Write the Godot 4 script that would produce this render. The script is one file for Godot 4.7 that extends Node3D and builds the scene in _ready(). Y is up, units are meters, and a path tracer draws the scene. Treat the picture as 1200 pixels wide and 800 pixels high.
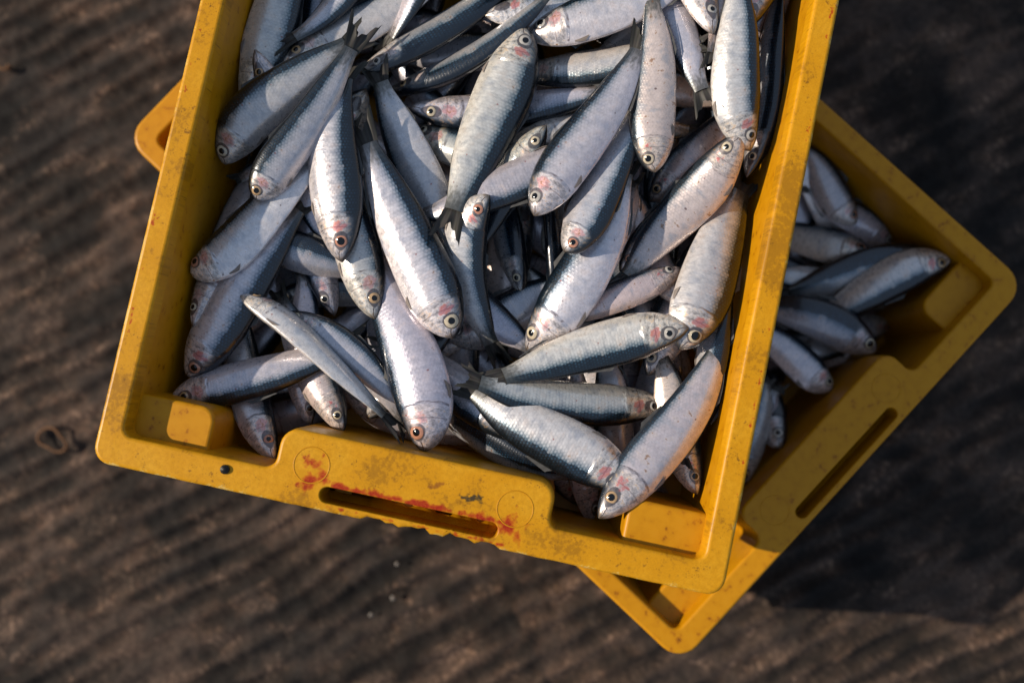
extends Node3D
# Two yellow fish crates stacked on ribbed concrete, seen from above. Metres, y up.
const LOWER_RIM := 0.21
const UPPER_RIM := 0.3697
const BODY := 0.89
var used := {}
var yellow_wall: StandardMaterial3D
var rim_painted: StandardMaterial3D
var skin := []
var eye_mat: StandardMaterial3D
var pupil_mat: StandardMaterial3D
var fin_mat: StandardMaterial3D
var fish_normal: Texture2D
var fish_rough: Texture2D
var rng := RandomNumberGenerator.new()

func _ready() -> void:
	rng.seed = 11
	set_camera_and_light()
	make_materials()
	build_ground()
	build_crates()
	build_fish()
	build_small_things()

func set_camera_and_light() -> void:
	var cam := Camera3D.new()
	cam.name = "camera"
	add_child(cam)
	var eye := Vector3(0.05678, UPPER_RIM + 0.62979, -0.08758)
	var fwd := Vector3(-0.02478, -0.99774, -0.06247)
	var up := Vector3(-0.20639, 0.06625, -0.97622)
	cam.look_at_from_position(eye, eye + fwd, up)
	cam.fov = 37.24
	cam.near = 0.02
	cam.far = 400.0
	var lens := CameraAttributesPhysical.new()
	lens.frustum_focal_length = 35.0
	lens.frustum_focus_distance = 0.665
	lens.exposure_aperture = 3.2
	lens.frustum_near = 0.02
	lens.frustum_far = 400.0
	cam.attributes = lens
	cam.fov = 37.24
	cam.current = true
	var sky_mat := ProceduralSkyMaterial.new()
	sky_mat.sky_top_color = Color(0.56, 0.63, 0.73)
	sky_mat.sky_horizon_color = Color(0.70, 0.72, 0.75)
	sky_mat.sky_curve = 0.15
	sky_mat.ground_bottom_color = Color(0.16, 0.14, 0.12)
	sky_mat.ground_horizon_color = Color(0.45, 0.45, 0.46)
	sky_mat.energy_multiplier = 0.7
	var sky := Sky.new()
	sky.sky_material = sky_mat
	var env := Environment.new()
	env.background_mode = Environment.BG_SKY
	env.sky = sky
	env.tonemap_mode = Environment.TONE_MAPPER_LINEAR
	env.tonemap_exposure = 1.5
	env.sdfgi_enabled = true
	env.ssao_enabled = true
	env.ssil_enabled = true
	var we := WorldEnvironment.new()
	we.name = "world_environment"
	we.environment = env
	add_child(we)
	var sun := DirectionalLight3D.new()
	sun.name = "sun"
	add_child(sun)
	var right := fwd.cross(up).normalized()
	var down := -up
	right.y = 0.0
	down.y = 0.0
	var az := deg_to_rad(4.0)
	var el := deg_to_rad(33.0)
	var flat := (right.normalized() * cos(az) + down.normalized() * sin(az)).normalized()
	var travel := flat * cos(el) + Vector3.DOWN * sin(el)
	sun.look_at_from_position(-travel * 3.0, Vector3.ZERO, Vector3.UP)
	sun.light_color = Color(1.0, 0.94, 0.86)
	sun.light_energy = 1.3
	sun.light_angular_distance = 0.9
	sun.shadow_enabled = true

# ---------------------------------------------------------------- naming
func numbered(called: String) -> String:
	if not used.has(called):
		used[called] = 0
		return called
	used[called] += 1
	return "%s_%03d" % [called, used[called]]

func thing(called: String, label: String, category: String, at: Vector3, group := "") -> Node3D:
	var o := Node3D.new()
	o.name = numbered(called)
	add_child(o)
	o.position = at
	o.set_meta("label", label)
	o.set_meta("category", category)
	if group != "":
		o.set_meta("group", group)
	return o

func part(called: String, mesh: Mesh, mat: Material, parent: Node) -> MeshInstance3D:
	var o := MeshInstance3D.new()
	o.name = called
	o.mesh = mesh
	o.material_override = mat
	o.cast_shadow = GeometryInstance3D.SHADOW_CASTING_SETTING_ON
	parent.add_child(o, true)
	return o

# ---------------------------------------------------------------- mesh helpers
# a sheet of rows x cols points; normals from neighbours; flip turns it inside out
func grid_mesh(p: PackedVector3Array, rows: int, cols: int, uv: PackedVector2Array, wrap := false, flip := false, colors := PackedColorArray()) -> ArrayMesh:
	var nrm := PackedVector3Array()
	nrm.resize(rows * cols)
	for i in rows:
		var i0: int = maxi(i - 1, 0) * cols
		var i1: int = mini(i + 1, rows - 1) * cols
		for j in cols:
			var j0: int = j - 1
			var j1: int = j + 1
			if wrap:
				if j0 < 0: j0 = cols - 2
				if j1 > cols - 1: j1 = 1
			else:
				j0 = maxi(j0, 0)
				j1 = mini(j1, cols - 1)
			var a := p[i1 + j] - p[i0 + j]
			var b := p[i * cols + j1] - p[i * cols + j0]
			var n := a.cross(b)
			if n.length_squared() < 1e-20:
				n = Vector3.UP
			n = n.normalized()
			nrm[i * cols + j] = -n if flip else n
	var idx := PackedInt32Array()
	idx.resize((rows - 1) * (cols - 1) * 6)
	var k := 0
	for i in rows - 1:
		for j in cols - 1:
			var a0 := i * cols + j
			var q := [a0, a0 + cols, a0 + cols + 1, a0, a0 + cols + 1, a0 + 1]
			if not flip:
				q = [a0, a0 + cols + 1, a0 + cols, a0, a0 + 1, a0 + cols + 1]
			for e in q:
				idx[k] = e
				k += 1
	var arr := []
	arr.resize(Mesh.ARRAY_MAX)
	arr[Mesh.ARRAY_VERTEX] = p
	arr[Mesh.ARRAY_NORMAL] = nrm
	arr[Mesh.ARRAY_TEX_UV] = uv
	if colors.size() > 0:
		arr[Mesh.ARRAY_COLOR] = colors
	arr[Mesh.ARRAY_INDEX] = idx
	var m := ArrayMesh.new()
	m.add_surface_from_arrays(Mesh.PRIMITIVE_TRIANGLES, arr)
	return m

func tri_mesh(st: SurfaceTool) -> ArrayMesh:
	st.generate_normals()
	return st.commit()

# rounded outline in (u, v): corners [u, v, radius]; returns points and the normals that point to the left of travel
func outline(corners: Array, step := 0.005) -> Array:
	var pts := PackedVector2Array()
	var nor := PackedVector2Array()
	var n := corners.size()
	for i in n:
		var c := Vector2(corners[i][0], corners[i][1])
		var a := Vector2(corners[(i + n - 1) % n][0], corners[(i + n - 1) % n][1])
		var b := Vector2(corners[(i + 1) % n][0], corners[(i + 1) % n][1])
		var r: float = corners[i][2]
		var d0 := (c - a).normalized()
		var d1 := (b - c).normalized()
		var turn := d0.angle_to(d1)
		var cut := r * tan(absf(turn) / 2.0)
		var p0 := c - d0 * cut
		var left0 := Vector2(-d0.y, d0.x)
		var s := signf(turn)
		var ctr := p0 + left0 * r * s
		for k in 7:
			var ang := turn * k / 6.0
			var l := left0.rotated(ang)
			pts.append(ctr - l * r * s)
			nor.append(l)
		var nr: float = corners[(i + 1) % n][2]
		var d2 := (Vector2(corners[(i + 2) % n][0], corners[(i + 2) % n][1]) - b).normalized()
		var cut1 := nr * tan(absf(d1.angle_to(d2)) / 2.0)
		var e0 := c + d1 * cut
		var e1 := b - d1 * cut1
		var m := int(e0.distance_to(e1) / step)
		for k in range(1, m):
			pts.append(e0.lerp(e1, float(k) / m))
			nor.append(Vector2(-d1.y, d1.x))
	return [pts, nor]

# walls lofted through [offset along the normal, height] pairs
func loft(ol: Array, prof: Array, flip := false) -> ArrayMesh:
	var pts: PackedVector2Array = ol[0]
	var nor: PackedVector2Array = ol[1]
	var cols := pts.size() + 1
	var p := PackedVector3Array()
	var uv := PackedVector2Array()
	for pr in prof:
		for j in cols:
			var q := pts[j % pts.size()] + nor[j % pts.size()] * float(pr[0])
			p.append(Vector3(q.x, pr[1], -q.y))
			uv.append(Vector2((q.x + 0.2) / 0.4, q.y / 0.6))
	return grid_mesh(p, prof.size(), cols, uv, true, flip)

func offset_points(ol: Array, d: float) -> PackedVector2Array:
	var out := PackedVector2Array()
	for i in ol[0].size():
		out.append(ol[0][i] + ol[1][i] * d)
	return out

# flat face with holes at height y
func flat_face(outer: PackedVector2Array, holes: Array, y: float, up := true) -> ArrayMesh:
	var all := PackedVector2Array(outer)
	for h in holes:
		all.append_array(h)
	var tri := Geometry2D.triangulate_delaunay(all)
	var st := SurfaceTool.new()
	st.begin(Mesh.PRIMITIVE_TRIANGLES)
	var vs := PackedVector3Array()
	for t in range(0, tri.size(), 3):
		var a := all[tri[t]]
		var b := all[tri[t + 1]]
		var c := all[tri[t + 2]]
		var g := (a + b + c) / 3.0
		if not Geometry2D.is_point_in_polygon(g, outer):
			continue
		var out := false
		for h in holes:
			if Geometry2D.is_point_in_polygon(g, h):
				out = true
				break
		if out or absf((b - a).cross(c - a)) < 1e-12:
			continue
		var order := [a, b, c]
		if ((b - a).cross(c - a) > 0.0) == up:
			order = [a, c, b]
		for q in order:
			st.set_normal(Vector3.UP if up else Vector3.DOWN)
			st.set_uv(Vector2((q.x + 0.2) / 0.4, q.y / 0.6))
			st.add_vertex(Vector3(q.x, y, -q.y))
	st.index()
	return st.commit()

func joined(meshes: Array) -> ArrayMesh:
	var st := SurfaceTool.new()
	for m in meshes:
		st.append_from(m, 0, Transform3D.IDENTITY)
	return st.commit()

func lathe(profile: Array, seg: int, at: Transform3D) -> ArrayMesh:
	var p := PackedVector3Array()
	var uv := PackedVector2Array()
	for pr in profile:
		for j in seg + 1:
			var a := TAU * j / seg
			p.append(at * Vector3(cos(a) * pr[0], pr[1], sin(a) * pr[0]))
			uv.append(Vector2(float(j) / seg, float(pr[0])))
	return grid_mesh(p, profile.size(), seg + 1, uv, true)

# ---------------------------------------------------------------- materials
func noise(freq: float, sd: int, oct := 4, kind := FastNoiseLite.TYPE_SIMPLEX_SMOOTH) -> FastNoiseLite:
	var n := FastNoiseLite.new()
	n.noise_type = kind
	n.seed = sd
	n.frequency = freq
	n.fractal_octaves = oct
	return n

func bytes_of(n: FastNoiseLite, w: int, h: int) -> PackedByteArray:
	var im := n.get_image(w, h, false, false, true)
	im.convert(Image.FORMAT_L8)
	return im.get_data()

func tex(w: int, h: int, data: PackedByteArray) -> ImageTexture:
	var im := Image.create_from_data(w, h, false, Image.FORMAT_RGB8, data)
	im.generate_mipmaps()
	return ImageTexture.create_from_image(im)

func put(data: PackedByteArray, k: int, c: Color) -> void:
	data[k] = clampi(int(c.r * 255.0), 0, 255)
	data[k + 1] = clampi(int(c.g * 255.0), 0, 255)
	data[k + 2] = clampi(int(c.b * 255.0), 0, 255)

func make_materials() -> void:
	make_fish_skins()
	make_rim_paint()
	yellow_wall = StandardMaterial3D.new()
	var ramp := Gradient.new()
	ramp.offsets = PackedFloat32Array([0.0, 0.16, 0.26, 0.6, 1.0])
	ramp.colors = PackedColorArray([Color8(100, 60, 4), Color8(150, 94, 2), Color8(170, 115, 2), Color8(176, 121, 4), Color8(176, 123, 12)])
	var nt := NoiseTexture2D.new()
	nt.width = 512
	nt.height = 512
	nt.seamless = true
	nt.noise = noise(0.03, 5, 6)
	nt.color_ramp = ramp
	yellow_wall.albedo_texture = nt
	yellow_wall.uv1_triplanar = true
	yellow_wall.uv1_world_triplanar = true
	yellow_wall.uv1_scale = Vector3(6.0, 6.0, 6.0)
	yellow_wall.roughness = 0.42
	yellow_wall.metallic_specular = 0.35
	eye_mat = StandardMaterial3D.new()
	eye_mat.vertex_color_use_as_albedo = true
	eye_mat.roughness = 0.15
	eye_mat.metallic_specular = 0.6
	pupil_mat = StandardMaterial3D.new()
	pupil_mat.albedo_color = Color(0.035, 0.04, 0.05)
	pupil_mat.roughness = 0.12
	fin_mat = StandardMaterial3D.new()
	fin_mat.vertex_color_use_as_albedo = true
	fin_mat.roughness = 0.5
	fin_mat.metallic_specular = 0.3
	fin_mat.backlight_enabled = true
	fin_mat.backlight = Color(0.16, 0.13, 0.09)

# skin laid out with u along the body (0 snout, 1 tail root), v round it (0 and 1 back, 0.25 and 0.75 flanks, 0.5 belly)
func make_fish_skins() -> void:
	var w := 640
	var h := 320
	var blot := bytes_of(noise(0.018, 31, 4), w, h)
	var fine := bytes_of(noise(0.16, 32, 3), w, h)
	var streak := bytes_of(noise(0.05, 33, 3), w, h)
	var kinds := [
		{"flank": Color8(208, 209, 210), "belly": Color8(228, 224, 218), "back": Color8(8, 20, 30), "edge": 0.33, "blood": 0.55, "stain": 0.15},
		{"flank": Color8(192, 193, 196), "belly": Color8(214, 208, 206), "back": Color8(9, 20, 29), "edge": 0.31, "blood": 0.35, "stain": 0.35},
		{"flank": Color8(198, 199, 201), "belly": Color8(220, 213, 207), "back": Color8(15, 26, 34), "edge": 0.27, "blood": 0.2, "stain": 0.25},
		{"flank": Color8(178, 180, 188), "belly": Color8(204, 200, 202), "back": Color8(16, 25, 34), "edge": 0.25, "blood": 0.3, "stain": 0.3},
		{"flank": Color8(202, 190, 188), "belly": Color8(224, 202, 190), "back": Color8(40, 46, 54), "edge": 0.25, "blood": 0.9, "stain": 0.8},
		{"flank": Color8(160, 165, 172), "belly": Color8(196, 194, 192), "back": Color8(7, 19, 32), "edge": 0.40, "blood": 0.1, "stain": 0.25},
		{"flank": Color8(194, 186, 192), "belly": Color8(220, 206, 198), "back": Color8(44, 50, 60), "edge": 0.2, "blood": 0.6, "stain": 0.6}]
	var hgt := PackedByteArray()
	hgt.resize(w * h * 3)
	var rg := PackedByteArray()
	rg.resize(w * h * 3)
	for y in h:
		var v := float(y) / h
		var lat := absf(sin(v * TAU))
		var f := v * 2.0 if v < 0.5 else 2.0 - v * 2.0
		for x in w:
			var u := float(x) / w
			var k := y * w + x
			var e := 0.5
			var body := clampf((u - 0.25) * 30.0, 0.0, 1.0)
			# overlapping scales
			var sx := u * 60.0
			var sy := v * 40.0 + (0.5 if int(sx) % 2 == 1 else 0.0)
			var fx := sx - floorf(sx)
			var fy := absf(sy - floorf(sy) - 0.5) * 2.0
			e += (fx - fy * fy * 0.6 - 0.3) * 0.09 * body
			var te := 0.215 + 0.05 * lat
			if u < te and f > 0.12:
				e += 0.30 * clampf(1.0 - (te - u) * 14.0, 0.0, 1.0)
			# plates of the gill cover
			var tp := 0.165 + 0.02 * lat
			if u < tp and f > 0.2:
				e += 0.08 * clampf(1.0 - (tp - u) * 22.0, 0.0, 1.0)
			# mouth slit
			var ml := 0.46 + (0.05 - u) * 1.6
			if u < 0.055 and absf(f - ml) < 0.025:
				e -= 0.3
			e += (fine[k] / 255.0 - 0.5) * 0.04
			put(hgt, k * 3, Color(e, e, e))
			var ro := 0.32 + (streak[k] / 255.0 - 0.5) * 0.18
			put(rg, k * 3, Color(ro, ro, ro))
	var him := Image.create_from_data(w, h, false, Image.FORMAT_RGB8, hgt)
	him.bump_map_to_normal_map(2.6)
	him.generate_mipmaps()
	fish_normal = ImageTexture.create_from_image(him)
	fish_rough = tex(w, h, rg)
	for vi in kinds.size():
		var kd: Dictionary = kinds[vi]
		var d := PackedByteArray()
		d.resize(w * h * 3)
		var flank: Color = kd.flank
		var belly: Color = kd.belly
		var back: Color = kd.back
		var mid := Color8(52, 98, 126)
		var edge: float = kd.edge
		var shift := vi * 37
		var stain: float = kd.stain
		for y in h:
			var v := float(y) / h
			var f := v * 2.0 if v < 0.5 else 2.0 - v * 2.0
			var lat := absf(sin(v * TAU))
			for x in w:
				var u := float(x) / w
				var k := y * w + x
				var ks := y * w + (x + shift * 3) % w
				var bl := blot[ks] / 255.0 - 0.5
				var fi := fine[ks] / 255.0 - 0.5
				var sr := streak[(k + shift * w) % (w * h)] / 255.0 - 0.5
				var g := f + bl * 0.035 + fi * 0.02
				var c: Color
				var sx := u * 60.0
				var sy := v * 40.0 + (0.5 if int(sx) % 2 == 1 else 0.0)
				var dx := sx - floorf(sx) - 0.5
				var dy := sy - floorf(sy) - 0.5
				var cell := clampf(1.0 - (dx * dx + dy * dy) * 3.6, 0.0, 1.0)
				if g < edge:
					c = back.lerp(mid, clampf((g / edge - 0.3) * 1.0, 0.0, 0.75) * (cell * cell * 1.15) * (0.85 + sr * 1.6))
				else:
					c = flank.lerp(belly, smoothstep(0.45, 0.95, g))
					var band := clampf(1.0 - (g - edge) * 6.5, 0.0, 1.0)
					c = c.lerp(mid.lerp(back, 0.45), band * band * (0.55 + 0.4 * (1.0 - cell)))
					c = c * (1.0 + fi * 0.10 + sr * 0.14 + bl * 0.10)
					# pinkish and bluish sheen patches of the skin
					c = c.lerp(Color8(206, 192, 182), clampf(bl * 1.6 - 0.2, 0.0, 0.35))
					c = c.lerp(Color8(158, 168, 184), clampf(-bl * 1.5 - 0.14, 0.0, 0.4))
					c = c * (1.0 - 0.10 * (1.0 - cell) * clampf((u - 0.26) * 30.0, 0.0, 1.0) * clampf(1.0 - (g - edge) * 2.5, 0.1, 1.0))
				# head
				if u < 0.285:
					var te := 0.215 + 0.05 * lat
					var hd := clampf((te - u) * 40.0, 0.0, 1.0)
					if f > 0.14:
						var hc := flank.lerp(Color8(204, 194, 182), 0.45) * (1.0 + sr * 0.6 + fi * 0.35 + bl * 0.3)
						if f < 0.34:
							hc = hc.lerp(back, clampf((0.34 - f) * 5.0, 0.0, 1.0))
						hc = hc.lerp(Color8(74, 64, 52), clampf((0.034 - u) * 30.0 + sr, 0.0, 0.8))
						hc = hc.lerp(Color8(196, 150, 96), clampf(sr * 2.0 - 0.2, 0.0, 0.45))
						c = c.lerp(hc, hd)
					if u > te - 0.004 and u < te + 0.008 and f > 0.2 and f < 0.86:
						c = c.lerp(Color8(92, 82, 82), clampf(0.32 + sr * 1.8 + bl * 1.2, 0.0, 0.65))
					var tp := 0.165 + 0.02 * lat
					if absf(u - tp) < 0.003 and f > 0.3 and f < 0.85:
						c = c.lerp(Color8(96, 84, 84), 0.4)
					var ml := 0.46 + (0.05 - u) * 1.6
					if u < 0.055 and absf(f - ml) < 0.018:
						c = c.lerp(Color8(40, 30, 30), 0.75)
					# dark skin ring round the eye
					var ex := (u - 0.108) / 0.047
					var ey := (f - 0.40) / 0.135
					var er := ex * ex + ey * ey
					if er < 1.35:
						c = c.lerp(Color8(58, 54, 58), clampf((1.35 - er) * 3.0, 0.0, 0.7))
					# blood on the gill cover
					var bx := (u - 0.19) / 0.036
					var by := (f - 0.43) / 0.11
					var bd := 1.0 - (bx * bx + by * by) + bl * 3.2 + sr * 1.6
					if bd > 0.0:
						c = c.lerp(Color8(176, 58, 62), clampf(bd * 1.2, 0.0, 0.85) * float(kd.blood))
				c = c.lerp(Color8(70, 70, 66), smoothstep(0.88, 1.0, u + sr * 0.08) * 0.85)
				if stain > 0.0:
					var s2 := clampf((bl * 1.3 + fi * 0.5 + sr * 1.0 - (0.82 - stain * 0.4)) * 4.0, 0.0, 0.6)
					if s2 > 0.0:
						c = c.lerp(Color8(120, 78, 48), s2)
				put(d, k * 3, c)
		# dark flecks and small wounds
		var r2 := RandomNumberGenerator.new()
		r2.seed = 300 + vi
		for q in 9:
			var cx := r2.randi_range(int(w * 0.12), w - 12)
			var cy := r2.randi_range(int(h * 0.14), int(h * 0.86))
			var rad := r2.randf_range(1.0, 3.2)
			var col := Color8(66, 44, 42) if r2.randf() < 0.6 else Color8(126, 52, 48)
			for yy in range(-4, 5):
				for xx in range(-4, 5):
					if xx * xx * 0.6 + yy * yy <= rad * rad * r2.randf_range(0.5, 1.2):
						var kk := ((cy + yy) * w + cx + xx) * 3
						put(d, kk, Color(d[kk] / 255.0, d[kk + 1] / 255.0, d[kk + 2] / 255.0).lerp(col, 0.6))
		skin.append(tex(w, h, d))

func skin_material(vi: int) -> StandardMaterial3D:
	var m := StandardMaterial3D.new()
	m.albedo_texture = skin[vi]
	var b := rng.randf_range(0.9, 1.0)
	m.albedo_color = Color(b, b * rng.randf_range(0.97, 1.0), b * rng.randf_range(0.96, 1.02))
	m.normal_enabled = true
	m.normal_texture = fish_normal
	m.normal_scale = 0.6
	m.roughness_texture = fish_rough
	m.roughness = 1.0
	m.metallic = 0.42
	m.clearcoat_enabled = true
	m.clearcoat = 0.6
	m.clearcoat_roughness = 0.1
	m.metallic_specular = 0.6
	return m

# paint of the front crate's rim: worn yellow plastic, red stain along the hand slot, dirt specks
func make_rim_paint() -> void:
	var w := 1024
	var h := 1536
	var a := bytes_of(noise(0.006, 41, 5), w, h)
	var b := bytes_of(noise(0.09, 42, 3), w, h)
	var c3 := bytes_of(noise(0.028, 43, 4), w, h)
	var e5 := bytes_of(noise(0.32, 45, 2), w, h)
	var d := PackedByteArray()
	d.resize(w * h * 3)
	var base := Color8(182, 127, 4)
	var pale := Color8(186, 138, 34)
	var brown := Color8(104, 68, 10)
	var red := Color8(132, 16, 3)
	for y in h:
		var v := 0.6 * y / h
		for x in w:
			var u := 0.4 * x / w - 0.2
			# only the rim strips are ever seen
			if absf(u) < 0.17 and v > 0.06 and v < 0.54:
				continue
			var k := y * w + x
			var na := a[k] / 255.0 - 0.5
			var nb := b[k] / 255.0 - 0.5
			var nc := c3[k] / 255.0 - 0.5
			var c := base.lerp(pale, clampf(na * 1.2 + nb * 0.5, 0.0, 0.55))
			c = c.lerp(brown, clampf((nc * 1.1 + nb * 1.5 - 0.60) * 3.0, 0.0, 0.7))
			var ne := e5[k] / 255.0 - 0.5
			c = c.lerp(Color8(70, 46, 16), clampf((ne * 1.3 + nc * 0.8 - 0.52) * 6.0, 0.0, 0.8))
			c = c * (1.0 + ne * 0.12 + nb * 0.10)
			c = c.lerp(brown, clampf((-na * 1.4 + nb * 0.9 + ne * 0.6 - 0.12) * 1.3, 0.0, 0.45))
			if v < 0.06:
				var q := 0.0
				# along the upper lip of the slot
				if u > -0.05 and u < 0.062:
					q = maxf(q, 1.0 - absf(v - 0.0163) / 0.0030 + nb * 0.9 + nc * 2.0 - 0.1)
					q = maxf(q, 1.0 - absf(v - 0.003) / 0.0024 + nb * 1.2 + nc * 2.6 - 0.7)
				# smears at both ends of the slot
				var e1 := Vector2((u + 0.061) / 0.008, (v - 0.0195) / 0.009).length()
				q = maxf(q, 0.75 - e1 * 0.75 + nb * 0.8 + nc * 2.2)
				var e2 := Vector2((u - 0.063) / 0.008, (v - 0.012) / 0.008).length()
				q = maxf(q, 0.8 - e2 * 0.75 + nb * 0.8 + nc * 2.0)
				c = c.lerp(red, clampf(q * 1.0, 0.0, 0.9) * clampf(0.85 + ne * 0.8, 0.4, 1.0))
				# dried fish scrap smeared on the handle block
				var e3 := Vector2((u - 0.037) / 0.007, (v - 0.027 - (u - 0.037) * 0.1) / 0.0022).length()
				c = c.lerp(Color8(46, 40, 34), clampf((1.0 - e3 + nb * 2.0) * 1.5, 0.0, 0.85))
				var e4 := Vector2((u - 0.014) / 0.005, (v - 0.030 - (u - 0.014) * 0.5) / 0.0025).length()
				c = c.lerp(Color8(120, 70, 20), clampf((1.0 - e4 + nb * 1.6) * 1.2, 0.0, 0.7))
			else:
				# red scuffs along the outer edges of the long sides
				var o := absf(absf(u) - 0.196) / 0.0016
				if absf(u) > 0.19:
					c = c.lerp(red, clampf((1.0 - o + nb * 3.0 + nc * 3.2 + na * 3.0 - 1.9) * 1.0, 0.0, 0.6))
			# pale scuffs where the outer edge was dragged
			var ed := minf(0.2 - absf(u), minf(v, 0.6 - v)) / 0.0022
			c = c.lerp(Color8(206, 184, 138), clampf((1.0 - ed + ne * 1.8 + nc * 2.4 - 0.75) * 1.2, 0.0, 0.6))
			put(d, k * 3, c)
	rim_painted = StandardMaterial3D.new()
	rim_painted.albedo_texture = tex(w, h, d)
	rim_painted.roughness = 0.42
	rim_painted.metallic_specular = 0.35
	var bump := NoiseTexture2D.new()
	bump.width = 512
	bump.height = 512
	bump.seamless = true
	bump.as_normal_map = true
	bump.bump_strength = 1.2
	bump.noise = noise(0.05, 44, 4)
	rim_painted.normal_enabled = true
	rim_painted.normal_texture = bump
	rim_painted.normal_scale = 0.12

# ---------------------------------------------------------------- ground
func build_ground() -> void:
	var along := Vector2(0.9796, -0.2009).rotated(deg_to_rad(-28.0) - 0.0)  # ridges rise to the right in the picture
	var across := Vector2(-along.y, along.x)
	var big := noise(2.2, 51, 3)
	var mid := noise(9.0, 52, 4)
	var fine := noise(60.0, 53, 3)
	var nx := 500
	var nz := 410
	var x0 := -1.06
	var z0 := -0.98
	var sp := 0.0044
	var p := PackedVector3Array()
	var uv := PackedVector2Array()
	p.resize(nx * nz)
	uv.resize(nx * nz)
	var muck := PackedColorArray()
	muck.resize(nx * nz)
	var blot := noise(14.0, 55, 4)
	for i in nz:
		for j in nx:
			var x := x0 + j * sp
			var z := z0 + i * sp
			var s := Vector2(x, z)
			var a := s.dot(along)
			var q := s.dot(across)
			var warp := big.get_noise_2d(a, q) * 0.012 + mid.get_noise_2d(a * 0.6, q * 0.6) * 0.006
			var ph := (q + warp) / 0.0232
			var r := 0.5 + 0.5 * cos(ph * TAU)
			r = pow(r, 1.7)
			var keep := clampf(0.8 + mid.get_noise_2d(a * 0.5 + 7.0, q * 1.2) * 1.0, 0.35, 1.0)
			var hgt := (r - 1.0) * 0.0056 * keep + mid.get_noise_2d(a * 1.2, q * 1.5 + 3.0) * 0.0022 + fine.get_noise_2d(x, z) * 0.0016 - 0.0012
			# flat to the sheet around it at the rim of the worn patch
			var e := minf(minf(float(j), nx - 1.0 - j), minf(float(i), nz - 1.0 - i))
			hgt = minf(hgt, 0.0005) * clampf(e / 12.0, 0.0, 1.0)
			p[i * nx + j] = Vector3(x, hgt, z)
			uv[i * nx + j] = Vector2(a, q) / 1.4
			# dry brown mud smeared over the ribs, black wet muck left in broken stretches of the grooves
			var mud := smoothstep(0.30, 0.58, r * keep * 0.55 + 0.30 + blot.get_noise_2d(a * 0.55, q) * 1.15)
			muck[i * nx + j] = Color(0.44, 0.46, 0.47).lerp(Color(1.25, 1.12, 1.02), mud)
	var ground_mat := StandardMaterial3D.new()
	ground_mat.albedo_texture = ground_texture()
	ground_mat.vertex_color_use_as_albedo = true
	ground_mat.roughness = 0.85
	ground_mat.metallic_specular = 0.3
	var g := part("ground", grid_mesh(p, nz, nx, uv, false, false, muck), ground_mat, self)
	g.set_meta("kind", "structure")
	var x1 := x0 + (nx - 1) * sp
	var z1 := z0 + (nz - 1) * sp
	var st := SurfaceTool.new()
	st.begin(Mesh.PRIMITIVE_TRIANGLES)
	var far := 150.0
	for q in [[-far, -far, far, z0], [-far, z1, far, far], [-far, z0, x0, z1], [x1, z0, far, z1]]:
		var c := [Vector3(q[0], 0, q[1]), Vector3(q[2], 0, q[1]), Vector3(q[2], 0, q[3]), Vector3(q[0], 0, q[3])]
		for k in [0, 1, 2, 0, 2, 3]:
			st.set_normal(Vector3.UP)
			st.set_color(Color(0.85, 0.80, 0.75))
			var s := Vector2(c[k].x, c[k].z)
			st.set_uv(Vector2(s.dot(along), s.dot(across)) / 1.4)
			st.add_vertex(c[k])
	var sheet := part("ground", st.commit(), ground_mat, self)
	sheet.set_meta("kind", "structure")

func ground_texture() -> Texture2D:
	var w := 700
	var n1 := bytes_of(noise(0.009, 61, 4), w, w)
	var n2 := bytes_of(noise(0.05, 62, 4), w, w)
	var n3 := bytes_of(noise(0.3, 63, 2), w, w)
	var d := PackedByteArray()
	d.resize(w * w * 3)
	var dark := Color8(34, 30, 28)
	var dirt := Color8(80, 64, 54)
	var pale := Color8(116, 95, 80)
	for y in w:
		for x in w:
			var k := y * w + x
			# stretched a little along the ridges
			var ks := y * w + int(x * 0.6)
			var big := n1[k] / 255.0 - 0.5
			var sm := n2[ks] / 255.0 - 0.5
			var gr := n3[k] / 255.0 - 0.5
			var c := dark.lerp(dirt, clampf(0.5 + big * 1.1 + sm * 1.1, 0.0, 1.0))
			c = c.lerp(pale, clampf((sm * 1.0 + gr * 0.8 - 0.28) * 2.2, 0.0, 0.65))
			c = c * (1.0 + gr * 0.5)
			put(d, k * 3, c)
	return tex(w, w, d)

# ---------------------------------------------------------------- crates
func build_crates() -> void:
	var m := part_crate("fish_crate", "deeper yellow plastic crate turned askew, underneath on the concrete", Transform3D(Basis(Vector3.UP, LOWER_TURN), LOWER_AT), 0.21, 0.13, false)
	m.set_meta("group", "yellow fish crates")
	var f := part_crate("fish_crate", "worn yellow plastic crate on top, heaped with fish, chipped hand slot with red stains", Transform3D(Basis.IDENTITY, Vector3(0, UPPER_RIM, 0)), 0.1592, 0.108, true)
	f.set_meta("group", "yellow fish crates")

func slot_outline(cu: float, cv: float, hu: float, r: float) -> Array:
	var pts := PackedVector2Array()
	var nor := PackedVector2Array()
	for k in 48:
		var a := TAU * k / 48.0
		var d := Vector2(cos(a), sin(a))
		var c := Vector2(cu + (hu - r) * (1.0 if cos(a) > 0.0 else -1.0), cv)
		pts.append(c + d * r)
		nor.append(-d)
		if k == 12 or k == 36:
			for q in range(1, 24):
				var s := 1.0 if k == 12 else -1.0
				pts.append(Vector2(cu + s * (hu - r) * (1.0 - q / 12.0), cv + d.y * r))
				nor.append(-d)
	return [pts, nor]

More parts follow.
